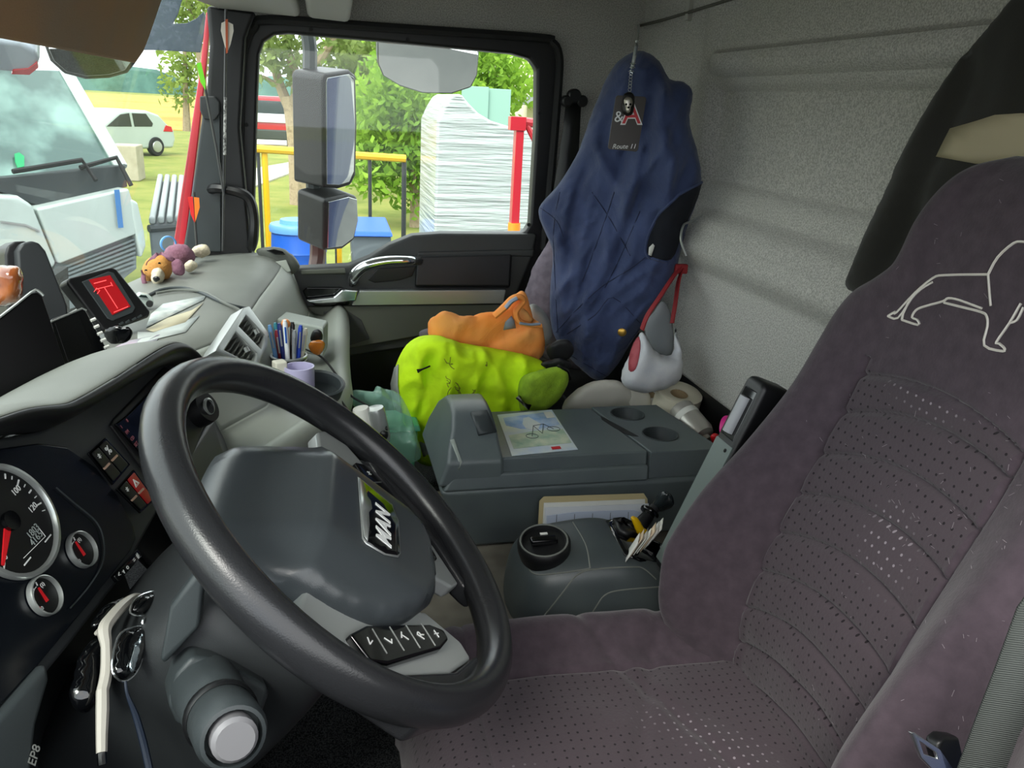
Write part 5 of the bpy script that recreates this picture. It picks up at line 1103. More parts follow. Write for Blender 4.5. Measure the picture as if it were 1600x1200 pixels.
# receipts and yellow tag in the tray
rc = thing('receipt_bundle', 'crumpled bundle of white receipts in the selector tray', 'receipts', at(998, 862, Z=-.65))
b0 = at(985, 870, Z=-.655)
for k in range(7):
    d1 = V((.9, -.35, .1)).normalized(); up = V((.05 + .02 * k, -.1, 1)).normalized(); p_ = b0 + V((.0075 * k - .006, .004 * k, .002 * k)); s1 = V((.45, .85, 0)).normalized()
    w_ = .016; ln = .034 + .004 * math.sin(k * 2)
    rr = [[p_ + d1 * (j * .004) * (1 if i_ else 1) + s1 * (-w_ + 2 * w_ * i_ / 4) + up * (j * ln / 3) + V((0, 0, .003 * math.sin(i_ * 2 + k))) for i_ in range(5)] for j in range(4)]
    loft('receipt', rr, (M['paper'], mat('receipt_tan', '#cdb99c', .8), M['paper'])[k % 3] if k != 4 else bpy.data.materials['receipt_tan'], rc, closed=False, caps=False, solid=.0014)
yt = pillow('yellow_tag', [at(u, v, Y=1.09) for u, v in ((984, 808), (990, 804), (1000, 812), (1006, 822), (1013, 830), (1010, 837), (1000, 840), (992, 830), (988, 818))], V((-.4, -.8, .4)), .006, mat('tag_yellow', '#e0b400', .5), res=.006, smooth_n=3); tag(yt, 'yellow rubber tag stuck in the selector tray', 'tag')
# hand brake lever
lv = thing('lever', 'black lever with shiny ball grip behind the selector pod', 'lever', at(1005, 830, Y=1.2))
tube('lever_stem', [at(985, 850, Y=1.16), at(1000, 822, Y=1.17), at(1014, 804, Y=1.18), at(1024, 792, Y=1.185)], [.014, .014, .011, .010], M['black'], lv, n=10)
lathe('lever_collar', [(.008, -.004), (.017, -.003), (.018, .0), (.017, .003), (.008, .004)], at(1015, 800, Y=1.175), (at(1030, 780, Y=1.19) - at(1014, 804, Y=1.175)), M['gloss'], lv, n=20)
pillow('lever_grip', [at(u, v, Y=1.185) for u, v in ((1018, 795), (1024, 782), (1030, 770), (1038, 766), (1046, 771), (1051, 781), (1050, 793), (1040, 798), (1028, 800))], V((.1, -.8, .5)), .018, mat('grip_gloss', '#22282a', .22), lv, back=1, res=.005, smooth_n=3)
# ------------------------------------------------------------------ passenger seat
ps = thing('codriver_seat', 'passenger seat with mauve backrest buried under clothing', 'seat', (.4, 1.85, FLOOR))
hexa('seat_cushion', [(.22, 1.68, FLOOR), (.59, 1.68, FLOOR), (.59, 2.10, FLOOR), (.22, 2.10, FLOOR), (.14, 1.67, -.84), (.59, 1.67, -.84), (.59, 2.11, -.84), (.14, 2.11, -.84)], M['carpet'], ps, bevel=.03, seg=3)
pillow('backrest', [at(u, v, Y=1.98) for u, v in ((864, 366), (846, 390), (829, 420), (817, 455), (812, 490), (820, 530), (860, 570), (960, 580), (980, 480), (970, 380), (910, 352))], V((-.35, -.9, .2)), .05, mat('mauve_velour', '#6e6670', .95, bump=(260, .3, .001), var=(50, '#807782', 4), spec=.15), ps, back=.6, res=.025)
# ------------------------------------------------------------------ clothing
NAVY = mat('navy_cotton', '#36405f', .85, bump=(350, .25, .0008), var=(12, '#424d70', 4), spec=.2, sheen=.15, wrinkle=(14, .5, .012))
def vy(u): return 1.885 - (u - 845) / 250 * .235
def N3(u, v, d=0.): return at(u, v, Y=vy(u) - d)
vo = [(1000, 78), (1020, 85), (1035, 100), (1047, 123), (1066, 125), (1080, 136), (1084, 152), (1078, 180), (1083, 210), (1092, 240), (1097, 270), (1095, 300), (1080, 340), (1068, 380), (1058, 420), (1040, 460), (1010, 502), (990, 532), (966, 570), (946, 592), (930, 595), (905, 575), (880, 550), (863, 520), (858, 480), (860, 430), (863, 395), (850, 362), (840, 336), (844, 318), (870, 290), (890, 260), (905, 230), (915, 200), (930, 160), (945, 125), (960, 100), (980, 84)]
vc = lambda L: [N3(u, v) for u, v in L]
vest = pillow('quilted_vest', [N3(*p) for p in vo], V((-.35, -.92, .1)), .075, NAVY, back=.3, R=.10, res=.010, wr=(.004, 14), seed=5, auto=(10, .007, .009, .16, 1.35, .35), ridge=(.026, 17, 4, 1.25), smooth_n=2,
    creases=[(vc([(985, 90), (955, 150), (935, 220), (905, 300), (890, 380)]), -.016, .014), (vc([(1000, 110), (985, 200), (965, 280), (930, 380), (905, 470)]), -.012, .012), (vc([(1020, 120), (1010, 230), (990, 330), (960, 420)]), -.010, .012), (vc([(940, 150), (915, 230), (880, 310), (872, 360)]), -.013, .012),
             (vc([(970, 100), (948, 160), (922, 240), (895, 300), (880, 400), (878, 480)]), .012, .016), (vc([(1000, 240), (975, 330), (935, 430)]), .012, .014), (vc([(1045, 130), (1030, 200), (1040, 260), (1030, 320)]), .012, .016), (vc([(1048, 125), (1040, 180), (1052, 240)]), -.015, .012),
             (vc([(930, 300), (950, 340), (990, 400), (1030, 440)]), -.005, .006), (vc([(870, 530), (920, 480), (1000, 410), (1020, 400)]), -.006, .006), (vc([(900, 400), (930, 440), (915, 460)]), .008, .012), (vc([(858, 340), (885, 365), (900, 400)]), -.012, .012)])
tag(vest, 'navy quilted work vest hanging from the rear wall hook', 'vest')
vt = bvh(vest)
NVD = mat('navy_seam', '#222a44', .9); NVI = mat('armhole_shade', '#10131d', .95)
decal('armhole', [(1093, 286), (1075, 296), (1050, 312), (1030, 335), (1016, 362), (1010, 388), (1014, 400), (1024, 405), (1046, 404), (1056, 385), (1066, 355), (1080, 325)], vt, NVI, vest, off=.005, res=5, th=.001, smooth_n=2)  # near-black layer painted for the shade inside the armhole, no real opening
for L in ([(1093, 284), (1060, 305), (1035, 328), (1016, 360), (1009, 388), (1016, 402), (1040, 407)],): stroke('piping', L, vt, .0032, NAVY, vest, off=.005)
for L in ([(862, 527), (900, 485), (940, 448), (985, 420), (1008, 402)], [(886, 522), (930, 492), (958, 465), (1003, 508)], [(925, 300), (955, 345), (985, 400)], [(960, 300), (940, 360), (910, 440)], [(875, 300), (865, 360), (868, 450), (872, 520)], [(1000, 330), (970, 400), (945, 450)], [(875, 545), (925, 575), (948, 588)], [(845, 325), (870, 345), (880, 370)], [(1003, 508), (975, 545)]): stroke('quilt_seam', L, vt, .0011, NVD, vest, off=.0002)
h = hit(vt, 972, 519, .0); 
lathe('snap_button', [(.0105, 0), (.010, .003), (.006, .0045), (.001, .0045)], h, V((-.35, -.92, .1)), mat('brass', '#b08a3e', .3, .9), vest, n=18)
decal('care_label', [(1014, 385), (1020, 379), (1024, 382), (1018, 397), (1013, 396)], vt, M['paper'], vest, off=.0075, res=5, th=.0008)
# hi-vis jacket heap
LIME = mat('hi_vis_yellow', '#d6ff22', .8, bump=(400, .2, .0006), var=(22, '#bfe626', 6, .5, .8), spec=.2, wrinkle=(8, .45, .016))
nt = LIME.node_tree
J = lambda u, v, y=1.70: at(u, v, Y=y)
hv = pillow('hi_vis_jacket', [J(u, v) for u, v in ((645, 528), (625, 552), (611, 592), (612, 630), (625, 668), (640, 700), (650, 722), (672, 730), (705, 728), (740, 720), (790, 690), (830, 655), (850, 625), (850, 590), (840, 560), (780, 545), (720, 535), (680, 522))], V((0, -.93, .36)), .09, LIME, back=.25, R=.05, res=.009, wr=(.006, 13), seed=8, auto=(6, .010, .013, .16, 1.4, .6), ridge=(.020, 15, 6, 1.35), smooth_n=2,
    creases=[([J(665, 565), J(655, 610), J(645, 690)], -.016, .010), ([J(690, 590), J(675, 640), J(668, 700)], .012, .014), ([J(745, 580), J(740, 640), J(730, 690)], -.006, .010), ([J(640, 550), J(650, 600), J(640, 650)], .010, .014), ([J(700, 600), J(780, 610), J(830, 620)], .008, .016)])
tag(hv, 'heap of grubby hi-vis yellow work jacket on the passenger seat', 'jacket')
ht = bvh(hv); GREYR = mat('reflective_grey', '#8c8f8b', .5); DIRT = mat('smudge', '#86992c', .95)
decal('reflective_strip', [(613, 600), (619, 575), (625, 570), (624, 600), (629, 640), (632, 660), (624, 650), (616, 628)], ht, GREYR, hv, off=.004, res=5)
decal('care_patch', [(656, 690), (693, 687), (691, 711), (662, 713)], ht, mat('patch_white', '#c9c4c4', .8, var=(60, '#8d868c', 4)), hv, off=.0015, res=9)
rr_ = random.Random(3)
for k in range(16):
    u0, v0_ = rr_.gauss(715, 22), rr_.gauss(615, 26); L_ = [(u0, v0_)]
    for q in range(4): L_.append((L_[-1][0] + rr_.uniform(-5, 6), L_[-1][1] + rr_.uniform(-2, 7)))
    stroke('smudge', L_, ht, .0012, DIRT, hv, off=-.0004, n=4, smooth_path=2)
tube('zip_pull', [J(672, 572, 1.60), J(660, 577, 1.595), J(652, 580, 1.595)], [.002, .002, .005], M['black'], hv, n=6)
cp = pillow('mesh_hat', [J(u, v, 1.60) for u, v in ((808, 600), (820, 585), (845, 578), (870, 572), (884, 578), (890, 592), (886, 608), (874, 626), (858, 640), (835, 650), (812, 648))], V((0, -.80, .6)), .045, mat('lime_mesh', '#9bbf2a', .85, bump=(160, .8, .002), var=(40, '#86a828', 4)), back=.4, res=.010, wr=(.006, 16), seed=3, smooth_n=2, ridge=(.010, 25, 8, .9))
tag(cp, 'crumpled lime mesh hat beside the yellow jacket', 'hat')
ct = bvh(cp); stroke('cap_edging', [(872, 573), (886, 580), (889, 593), (885, 608), (872, 627), (856, 640)], ct, .004, M['black'], cp, off=.001); decal('cap_strap', [(806, 622), (812, 617), (830, 632), (826, 640)], ct, M['black'], cp, off=.002, res=6)
gh = pillow('grey_hood', [J(u, v, 1.78) for u, v in ((650, 520), (662, 512), (690, 515), (700, 540), (680, 550), (662, 545))], V((0, -.8, .5)), .03, mat('hood_grey', '#625b66', .9), res=.014, smooth_n=2); tag(gh, 'mauve grey cloth tucked under the orange vest', 'cloth')
ORG = mat('hi_vis_orange', '#ff9a48', .8, bump=(420, .2, .0006), var=(10, '#ffae66', 3), spec=.2, wrinkle=(10, .45, .014))
ov = pillow('orange_vest', [J(u, v, 1.735) for u, v in ((666, 510), (672, 498), (690, 492), (720, 497), (745, 494), (780, 486), (797, 468), (808, 461), (819, 466), (822, 480), (832, 498), (846, 506), (847, 528), (852, 545), (846, 562), (815, 577), (760, 574), (700, 577), (676, 570), (671, 545))], V((0, -.75, .66)), .042, ORG, back=.3, R=.022, res=.010, wr=(.008, 16), seed=11, auto=(5, .008, .010, .14, .25, .5), ridge=(.018, 20, 6, .25), smooth_n=2,
    creases=[([J(735, 562, 1.735), J(770, 540, 1.735), J(815, 515, 1.735), J(845, 508, 1.735)], -.020, .010), ([J(690, 570, 1.735), J(735, 560, 1.735), J(780, 574, 1.735)], -.014, .010), ([J(690, 510, 1.735), J(740, 530, 1.735), J(790, 520, 1.735)], .008, .012), ([J(740, 500, 1.735), J(740, 550, 1.735)], -.006, .010), ([J(800, 480, 1.735), J(812, 500, 1.735)], .014, .014)])
tag(ov, 'folded orange hi-vis vest lying on the yellow jacket', 'vest')
ot = bvh(ov); SLV = mat('tape_silver_blue', '#8b98ab', .45)
O3 = lambda u, v, y=1.67: at(u, v, Y=y)
tube('shoulder_strap', [O3(772, 494), O3(788, 480), O3(800, 468), O3(810, 464), O3(818, 469), O3(812, 478), O3(806, 488), O3(812, 502), O3(830, 508), O3(846, 509)], [.012, .014, .014, .013, .012, .012, .013, .012, .010, .008], ORG, ov, n=8, flat=(.55, 1.))
tube('reflective_tape', [O3(790, 481, 1.652), O3(799, 471, 1.652), O3(808, 466, 1.652)], .009, SLV, ov, n=8, flat=(.5, .8)); tube('reflective_tape', [O3(812, 505, 1.655), O3(828, 507, 1.655), O3(844, 506, 1.655)], .006, SLV, ov, n=8, flat=(.5, .8))
decal('reflective_tape', [(786, 515), (789, 503), (799, 493), (803, 500), (806, 512)], ot, SLV, ov, off=.0015, res=7)
pillow('vest_lining', [O3(u, v, 1.69) for u, v in ((806, 488), (818, 478), (828, 492), (836, 506), (812, 510))], V((0, -.8, .6)), .012, mat('lining_amber', '#e8a860', .8), ov, res=.01, smooth_n=2)
gc = pillow('grey_cloth', [J(u, v, 1.80) for u, v in ((822, 478), (838, 474), (852, 486), (862, 505), (864, 530), (850, 545), (830, 520))], V((-.3, -.9, .3)), .04, mat('cloth_light_grey', '#a3a39d', .9), res=.013, wr=(.008, 20), smooth_n=2); tag(gc, 'pale grey rag between the orange vest and the navy vest', 'rag')
for k, (L, lb) in enumerate((([(850, 548), (865, 532), (885, 530), (898, 545), (890, 562), (866, 570)], 'black work glove lying against the navy vest hem'), ([(842, 568), (860, 560), (885, 562), (896, 574), (880, 582), (850, 580)], 'black leather glove lying on the lime cap'))):
    g_ = pillow('work_glove', [J(u, v, 1.66 - .03 * k) for u, v in L], V((0, -.8, .6)), .025, mat('glove_black', '#17171a', .6) if k == 0 else bpy.data.materials['glove_black'], res=.01, wr=(.006, 30), smooth_n=2); tag(g_, lb, 'glove', 'work gloves')
# ------------------------------------------------------------------ bag, hat, rolls behind the console
B3 = lambda u, v, y=1.565: at(u, v, Y=y)
bag = pillow('shopping_bag', [B3(u, v) for u, v in ((968, 588), (978, 560), (990, 540), (1003, 512), (1022, 545), (1042, 553), (1052, 545), (1052, 500), (1062, 535), (1067, 560), (1065, 590), (1050, 604), (1010, 616), (975, 606))], V((-.15, -.95, .2)), .05, mat('bag_white', '#d6d6d8', .6, bump=(60, .3, .003), var=(25, '#c8cad0', 3)), back=.6, res=.012, wr=(.006, 22), smooth_n=2)
tag(bag, 'white shopping bag with red handles below the navy vest', 'bag')
bt = bvh(bag)
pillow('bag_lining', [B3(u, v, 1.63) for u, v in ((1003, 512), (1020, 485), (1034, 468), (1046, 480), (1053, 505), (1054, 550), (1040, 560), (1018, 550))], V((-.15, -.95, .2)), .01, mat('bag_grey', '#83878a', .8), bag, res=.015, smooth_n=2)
tube('handle', [B3(1003, 515, 1.585), B3(1012, 492, 1.585), B3(1030, 465, 1.60), B3(1050, 435, 1.64), B3(1062, 418, 1.66)], .007, mat('handle_red', '#8e1f24', .7), bag, n=6, flat=(.4, 1.4)); tube('handle', [B3(1050, 505, 1.585), B3(1055, 475, 1.60), B3(1060, 440, 1.64), B3(1066, 422, 1.66)], .007, bpy.data.materials['handle_red'], bag, n=6, flat=(.4, 1.4))
box('handle_loop', B3(1064, 420, 1.66), (.03, .012, .022), bpy.data.materials['handle_red'], bag, bevel=.003)
for L in ([(983, 578), (984, 556), (990, 536), (999, 526), (1001, 545), (996, 570), (990, 580)],): decal('printed_flower', L, bt, mat('print_red', '#a8434e', .6) if 'print_red' not in bpy.data.materials else bpy.data.materials['print_red'], bag, off=.0012, res=7, smooth_n=2)
wire = tube('wire_hook', [at(1098, 335, X=.83), at(1080, 346, X=.80), at(1068, 352, X=.77), at(1064, 375, X=.76), at(1072, 400, X=.77)], .0025, M['silver'], n=6); tag(wire, 'thin wire hook holding the shopping bag handles', 'hook')
hat = thing('hard_hat', 'white cap shaped hard hat on the shelf behind the console', 'hard hat', at(945, 640, Y=1.64))
HW = mat('hat_white', '#cfcbbf', .5, bump=(30, .15, .004))
pillow('shell', [at(u, v, Y=1.66) for u, v in ((876, 640), (884, 620), (905, 604), (935, 597), (962, 600), (985, 612), (996, 630), (992, 650), (930, 662), (885, 655))], V((0, -.75, .66)), .06, HW, hat, back=.2, res=.014, smooth_n=2)
pillow('brim', [at(u, v, Y=1.62) for u, v in ((958, 602), (975, 596), (998, 600), (1014, 614), (1020, 630), (1016, 648), (1000, 655), (985, 640), (975, 618))], V((0, -.7, .7)), .02, HW, hat, back=.4, res=.012, smooth_n=2)
def roll(label, c, r, h, ax, m_):
    t_ = thing('paper_roll', label, 'paper roll', c, 'paper rolls behind the console')
    lathe('paper', [(r, 0), (r + .001, h * .5), (r, h), (r * .96, h + .001), (.026, h - .002), (.021, h - .004), (.021, .005), (.026, 0)], c, ax, m_, t_, n=32); lathe('core', [(.0205, 0), (.0205, h - .005), (.0185, h - .005), (.0185, 0)], c, ax, mat('card_core', '#a99472', .9) if 'card_core' not in bpy.data.materials else bpy.data.materials['card_core'], t_, n=20)
ROLL = mat('roll_cream', '#d8d2bd', .9, bump=(80, .2, .001)); roll('large cream paper roll lying behind the cup holders', V((.782, 1.588, -.687)), .052, .10, V((.06, -.22, 1)), ROLL)
roll('small white paper roll beside the hard hat', V((.745, 1.66, -.69)), .034, .075, V((0, -.2, 1)), mat('roll_white', '#d5d5d0', .9))
lamp = thing('spray_can', 'dented silver spray can lying behind the console end', 'can', at(1090, 660, Y=1.45))
p0, p1 = at(1062, 640, Y=1.49), at(1105, 690, Y=1.40); dp = (p1 - p0).normalized()
lathe('can_body', [(.01, -.002), (.027, 0), (.03, .004), (.03, (p1 - p0).length * .75), (.026, (p1 - p0).length * .85), (.012, (p1 - p0).length * .9), (.012, (p1 - p0).length)], p0, dp, mat('can_silver', '#b5b2aa', .35, .5), lamp, n=24)
lathe('can_band', [(.0305, 0), (.0308, .004), (.0308, .010), (.0305, .014)], p0 + dp * .02, dp, M['paper'], lamp, n=24)
rd = thing('red_bottle', 'small bottle with bright red cap behind the cup holders', 'bottle', at(1145, 640, Y=1.48))
p0, p1 = at(1158, 655, Y=1.45), at(1124, 622, Y=1.50); dp = (p1 - p0).normalized(); ln = (p1 - p0).length
lathe('bottle_body', [(.005, 0), (.02, .002), (.022, .01), (.022, ln * .55), (.012, ln * .65)], p0 + V((0, -.0, -.01)), dp, mat('bottle_cream', '#c9bda0', .5), rd, n=18); lathe('cap', [(.013, ln * .62), (.014, ln * .64), (.013, ln), (.004, ln * 1.01)], p0, dp, M['red'], rd, n=16)
pk = thing('tape_ring', 'pink adhesive tape ring leaning by the armrest', 'tape', at(1140, 690, Y=1.36)); tc_ = at(1141, 672, Y=1.365)
lathe('tape', [(.026, -.008), (.030, -.008), (.030, .008), (.026, .008), (.026, -.008)], tc_, V((.5, -.7, .3)), mat('pink', '#e0218f', .5), pk, n=28); lathe('core', [(.0235, -.0075), (.0255, -.0075), (.0255, .0075), (.0235, .0075), (.0235, -.0075)], tc_, V((.5, -.7, .3)), M['paper'], pk, n=28)
rl = pillow('red_wrapper', [at(u, v, Y=1.36) for u, v in ((1108, 680), (1120, 676), (1132, 690), (1128, 703), (1116, 700))], V((-.2, -.8, .5)), .012, M['red'], res=.007, wr=(.006, 60), smooth_n=2); tag(rl, 'crumpled red wrapper beside the pink tape', 'wrapper')
# ------------------------------------------------------------------ green bag, boxes and cables in the footwell
GB = mat('green_film', '#a9dcc8', .15, alpha=.38, spec=.8); GB2 = mat('green_tub_plastic', '#5fb894', .3, alpha=.9)
gb_ = pillow('plastic_bag', [at(u, v, Y=1.56) for u, v in ((543, 612), (560, 606), (582, 612), (586, 602), (600, 606), (622, 612), (640, 640), (655, 690), (660, 718), (640, 724), (612, 722), (590, 690), (570, 650), (548, 634))], V((.1, -.85, .5)), .03, GB, back=.5, res=.010, wr=(.022, 34), seed=4, smooth_n=2, auto=(20, .014, .008, .08, 1., 1.5)); tag(gb_, 'crumpled translucent green plastic bag in the footwell', 'bag')
tub = thing('green_tub', 'pale green plastic tub standing before the hi-vis jacket', 'tub', at(625, 690, Y=1.62))
tz = at(620, 668, Y=1.60).z; tx = at(612, 690, Y=1.60).x
hexa('tub_body', [(tx - .035, 1.585, TUN), (tx + .045, 1.585, TUN), (tx + .045, 1.66, TUN), (tx - .035, 1.66, TUN), (tx - .045, 1.575, tz), (tx + .055, 1.575, tz), (tx + .055, 1.67, tz), (tx - .045, 1.67, tz)], GB2, tub, bevel=.01, seg=3)
hexa('tub_lid', [(tx - .05, 1.57, tz), (tx + .06, 1.57, tz), (tx + .06, 1.675, tz), (tx - .05, 1.675, tz), (tx - .046, 1.574, tz + .014), (tx + .056, 1.574, tz + .014), (tx + .056, 1.67, tz + .014), (tx - .046, 1.67, tz + .014)], GB2, tub, bevel=.004)
fl = thing('power_adapter', 'silver and white power adapters hanging under the tray edge', 'adapter', at(580, 690, Y=1.40))
for u, w_, m_ in ((566, .016, M['paper']), (588, .018, M['silver'])):
    a, b = at(u - 3, 636, Y=1.40), at(u + 9, 690, Y=1.40); lathe('adapter_body', [(.004, 0), (w_ * .9, .002), (w_, .008), (w_, (b - a).length - .01), (w_ * .8, (b - a).length)], a, (b - a), m_, fl, n=18)
pillow('plug_end', [at(u, v, Y=1.375) for u, v in ((592, 676), (602, 670), (608, 678), (604, 688), (594, 686))], V((0, -.9, .3)), .01, M['black'], fl, back=1, res=.005, smooth_n=2)
cbl = tube('charging_cable', [at(478, 546, Y=1.60), at(505, 560, Y=1.56), at(530, 592, Y=1.52), at(548, 618, Y=1.48), at(575, 634, Y=1.44), at(598, 655, Y=1.41), at(604, 672, Y=1.38)], .0022, M['rubber'], n=6); tag(cbl, 'thin black charging cable trailing from the pen cup', 'cable')
cb2_ = tube('power_cable', [at(500, 596, Y=1.50), at(522, 614, Y=1.45), at(540, 636, Y=1.40), at(552, 655, Y=1.37)], .0022, M['rubber'], n=6); tag(cb2_, 'short black power cable running down the tray lip', 'cable')
# ------------------------------------------------------------------ things in the tray
TZ = -.545
cu = at(451, 560, Y=1.50); cup = thing('pen_cup', 'black and white striped cup full of pens on the tray', 'cup', (cu.x, 1.52, TZ)); cx, cyy = cu.x, 1.52
ch_ = at(451, 556, Y=1.52).z - TZ
lathe('cup_body', [(.026, 0), (.028, .004), (.033, ch_ - .004), (.034, ch_), (.031, ch_), (.026, .01), (.002, .008)], (cx, cyy, TZ), (0, 0, 1), M['gloss'], cup, n=28)
for k in range(3): lathe('stripe', [(.0315 + .0005 * k, 0), (.0335, .001), (.0335, .003), (.0315, .004)], (cx, cyy, TZ + ch_ * (.62 + .13 * k)), (0, 0, 1), M['white'], cup, n=28)
lathe('cup_rim', [(.0315, 0), (.035, .001), (.035, .004), (.0315, .005)], (cx, cyy, TZ + ch_ - .002), (0, 0, 1), M['silver'], cup, n=28)
pens = [('light blue', '#6fa3d8', -.020, .004, 421, 508, 'at the cup edge by the vent'), ('dark red', '#7a1c26', -.012, -.006, 432, 516, 'beside the light blue pen'), ('navy', '#1d2a6b', -.006, -.012, 436, 505, 'in the middle of the cup'), ('white', '#dfe3e6', .0, -.016, 445, 500, 'with blue clip in the middle of the cup'), ('orange', '#d98a4a', -.002, -.004, 447, 512, 'with a round topper'), ('grey', '#8a9096', .008, -.010, 460, 516, 'with striped cap'), ('royal blue', '#2140a8', .014, -.006, 470, 508, 'standing tallest by the white pen'), ('cream', '#d9d4bd', .018, .002, 478, 513, 'at the cup edge by the door'), ('black', '#16171a', .004, .010, 457, 503, 'at the back of the cup'), ('teal', '#2f7d8c', -.012, .012, 430, 504, 'behind the light blue pen')]
for nm, hx, dx, dy, u, v, lb in pens:
    b = V((cx + dx * .8, cyy + dy * .8, TZ + .011)); e = at(u, v, Y=cyy + dy * 1.4); pt = thing('pen', '%s pen %s' % (nm, lb), 'pen', b, 'pens in the cup'); dd = (e - b); L_ = dd.length; dd.normalize()
    m_ = mat('pen_' + nm.replace(' ', '_'), hx, .35)
    lathe('barrel', [(.001, 0), (.0042, .008), (.0045, .02), (.0045, L_ - .006), (.0032, L_ - .003), (.003, L_)], b, dd, m_, pt, n=10)
    sd2 = dd.cross(V((1, 0, 0))).normalized(); sd2 = sd2 if sd2.y < 0 else -sd2
    box('clip', b + dd * (L_ - .028) + sd2 * .0058, (.032, .003, .0014), M['silver'] if nm != 'white' else M['blue'], pt, ax=(dd, dd.cross(sd2), sd2), bevel=.0004)
    if nm == 'orange': lathe('topper', [(.002, -.002), (.008, .003), (.009, .009), (.006, .015), (.001, .017)], e, dd, m_, pt, n=14)
gb2 = hexa('grey_box', [at(u, v, Y=y) for u, v, y in ((432, 545, 1.70), (506, 558, 1.62), (512, 545, 1.74), (440, 530, 1.82))] + [at(u, v, Y=y) for u, v, y in ((432, 497, 1.70), (506, 511, 1.62), (513, 501, 1.74), (446, 486, 1.82))], mat('box_grey', '#8f968f', .5), bevel=.006, seg=3); tag(gb2, 'flat grey plastic box standing behind the pen cup', 'box')
ch2 = pillow('phone_charger', [at(u, v, Y=1.58) for u, v in ((484, 530), (488, 516), (498, 513), (505, 520), (504, 534), (494, 540))], V((.2, -.8, .5)), .015, M['black'], back=1, res=.006, smooth_n=2); tag(ch2, 'small black charger plug beside the pens', 'charger')
ol = pillow('amber_glasses', [at(u, v, Y=1.56) for u, v in ((480, 540), (486, 532), (500, 530), (509, 536), (507, 548), (498, 556), (486, 552))], V((.2, -.8, .5)), .012, mat('amber_lens', '#b86a1e', .1, coat=.6), back=.6, res=.006, smooth_n=2); tag(ol, 'amber tinted safety glasses lying on the tray', 'glasses')
m2_ = thing('mug', 'white mug with purple lettering in front of the pen cup', 'mug', (at(468, 590, Y=1.42).x, 1.42, TZ)); mc = V((at(468, 590, Y=1.42).x, 1.42, TZ)); mz = at(466, 572, Y=1.42).z - TZ
lathe('mug_body', [(.024, 0), (.026, .003), (.027, mz), (.024, mz), (.023, .01), (.002, .008)], mc, (0, 0, 1), mat('mug_lilac', '#b9b4d6', .4), m2_, n=24); text('mug_lettering', 'GUT', mc + V((.008, -.027, mz * .45)), V((.95, .3, 0)), V((0, 0, 1)), .022, mat('mug_ink', '#3b2f6b', .5), m2_, th=.001)
wb = box('white_dice', at(437, 572, Y=1.42), (.022, .022, .02), mat('dice_white', '#d9d6c6', .5), ax=(V((.9, .4, 0)).normalized(), V((-.4, .9, 0)).normalized(), V((0, 0, 1))), bevel=.003); tag(wb, 'small cream cube beside the lilac mug', 'cube')
hl_ = thing('cup_ring', 'dark round cup holder set into the tray lip', 'cup holder', at(500, 596, Y=1.42)); lathe('ring', [(.042, -.02), (.046, 0), (.048, .003), (.044, .005), (.040, .002), (.038, -.018), (.002, -.02)], at(498, 600, Y=1.42), V((.1, -.2, 1)), M['charcoal'], hl_, n=30)
gd = thing('round_holder', 'black round holder with pale ring beside the radio', 'holder', C(318, 640, .01)); lathe('socket', [(.022, -.03), (.024, 0), (.022, .012), (.014, .012)], C(314, 640, .01), V((.8, -.3, .5)), M['black'], gd, n=24); lathe('pale_ring', [(.010, 0), (.0125, .001), (.0125, .004), (.010, .005)], C(324, 636, .02), V((.9, -.3, .3)), M['silver'], gd, n=22)
# ------------------------------------------------------------------ devices on the dashboard
def slab(name, px, c, n, th, m_, parent=None, bevel=.002): return plate(name, [atp(u, v, c, n) for u, v in px], n, th, m_, parent, bevel=bevel, seg=3)
tn_ = V((.55, -.78, .3)).normalized(); tc0 = at(40, 560, Y=1.03)
tbt = thing('tablet', 'glossy black tablet propped up behind the instrument hood', 'tablet', at(40, 625, Y=1.03))
slab('tablet_body', [(-120, 560), (0, 497), (48, 459), (58, 456), (66, 462), (106, 580), (104, 592), (0, 664), (-120, 720)], tc0, tn_, .010, mat('tablet_black', '#060607', .3, spec=.15), tbt); tube('metal_edge', [atp(u, v, tc0, tn_) for u, v in ((-60, 528), (0, 495), (48, 457), (59, 454), (68, 462))], .0016, M['silver'], tbt, n=6, smooth_path=2)
dn = V((.6, -.72, .35)).normalized(); dc = at(125, 535, Y=1.12); dv = thing('small_display', 'small black display with five pale side buttons beside the tablet', 'display', at(130, 575, Y=1.12))
slab('display_body', [(78, 503), (82, 498), (128, 482), (134, 484), (173, 555), (171, 562), (108, 592), (104, 588)], dc, dn, .014, M['gloss'], dv); slab('screen', [(86, 504), (122, 491), (152, 560), (112, 580)], dc + dn * .0006, dn, .001, mat('screen_off', '#0c0d0e', .15), dv, bevel=0)
tube('metal_edge', [atp(u, v, dc, dn) for u, v in ((79, 503), (128, 482), (135, 485))], .0013, M['silver'], dv, n=5, smooth_path=1)
for k in range(5):
    p_ = atp(142 + 5.3 * k, 501 + 10.6 * k, dc + dn * .001, dn); q_ = atp(149 + 5.3 * k, 498 + 10.6 * k, dc + dn * .001, dn); tube('side_button', [p_, q_], .0022, M['paper'], dv, n=6, smooth_path=1)
rn_ = V((.62, -.68, .38)).normalized(); rc_ = at(170, 465, Y=1.36); rm = thing('red_monitor', 'black monitor with glowing red screen on the dashboard', 'monitor', at(190, 525, Y=1.36))
slab('monitor_body', [(104, 441), (108, 434), (174, 417), (183, 420), (236, 486), (234, 495), (168, 518), (160, 514)], rc_, rn_, .03, M['black'], rm, bevel=.005)
slab('bezel', [(128, 440), (170, 424), (178, 426), (212, 480), (208, 488), (176, 501), (168, 497)], rc_ + rn_ * .0015, rn_, .003, M['charcoal'], rm)
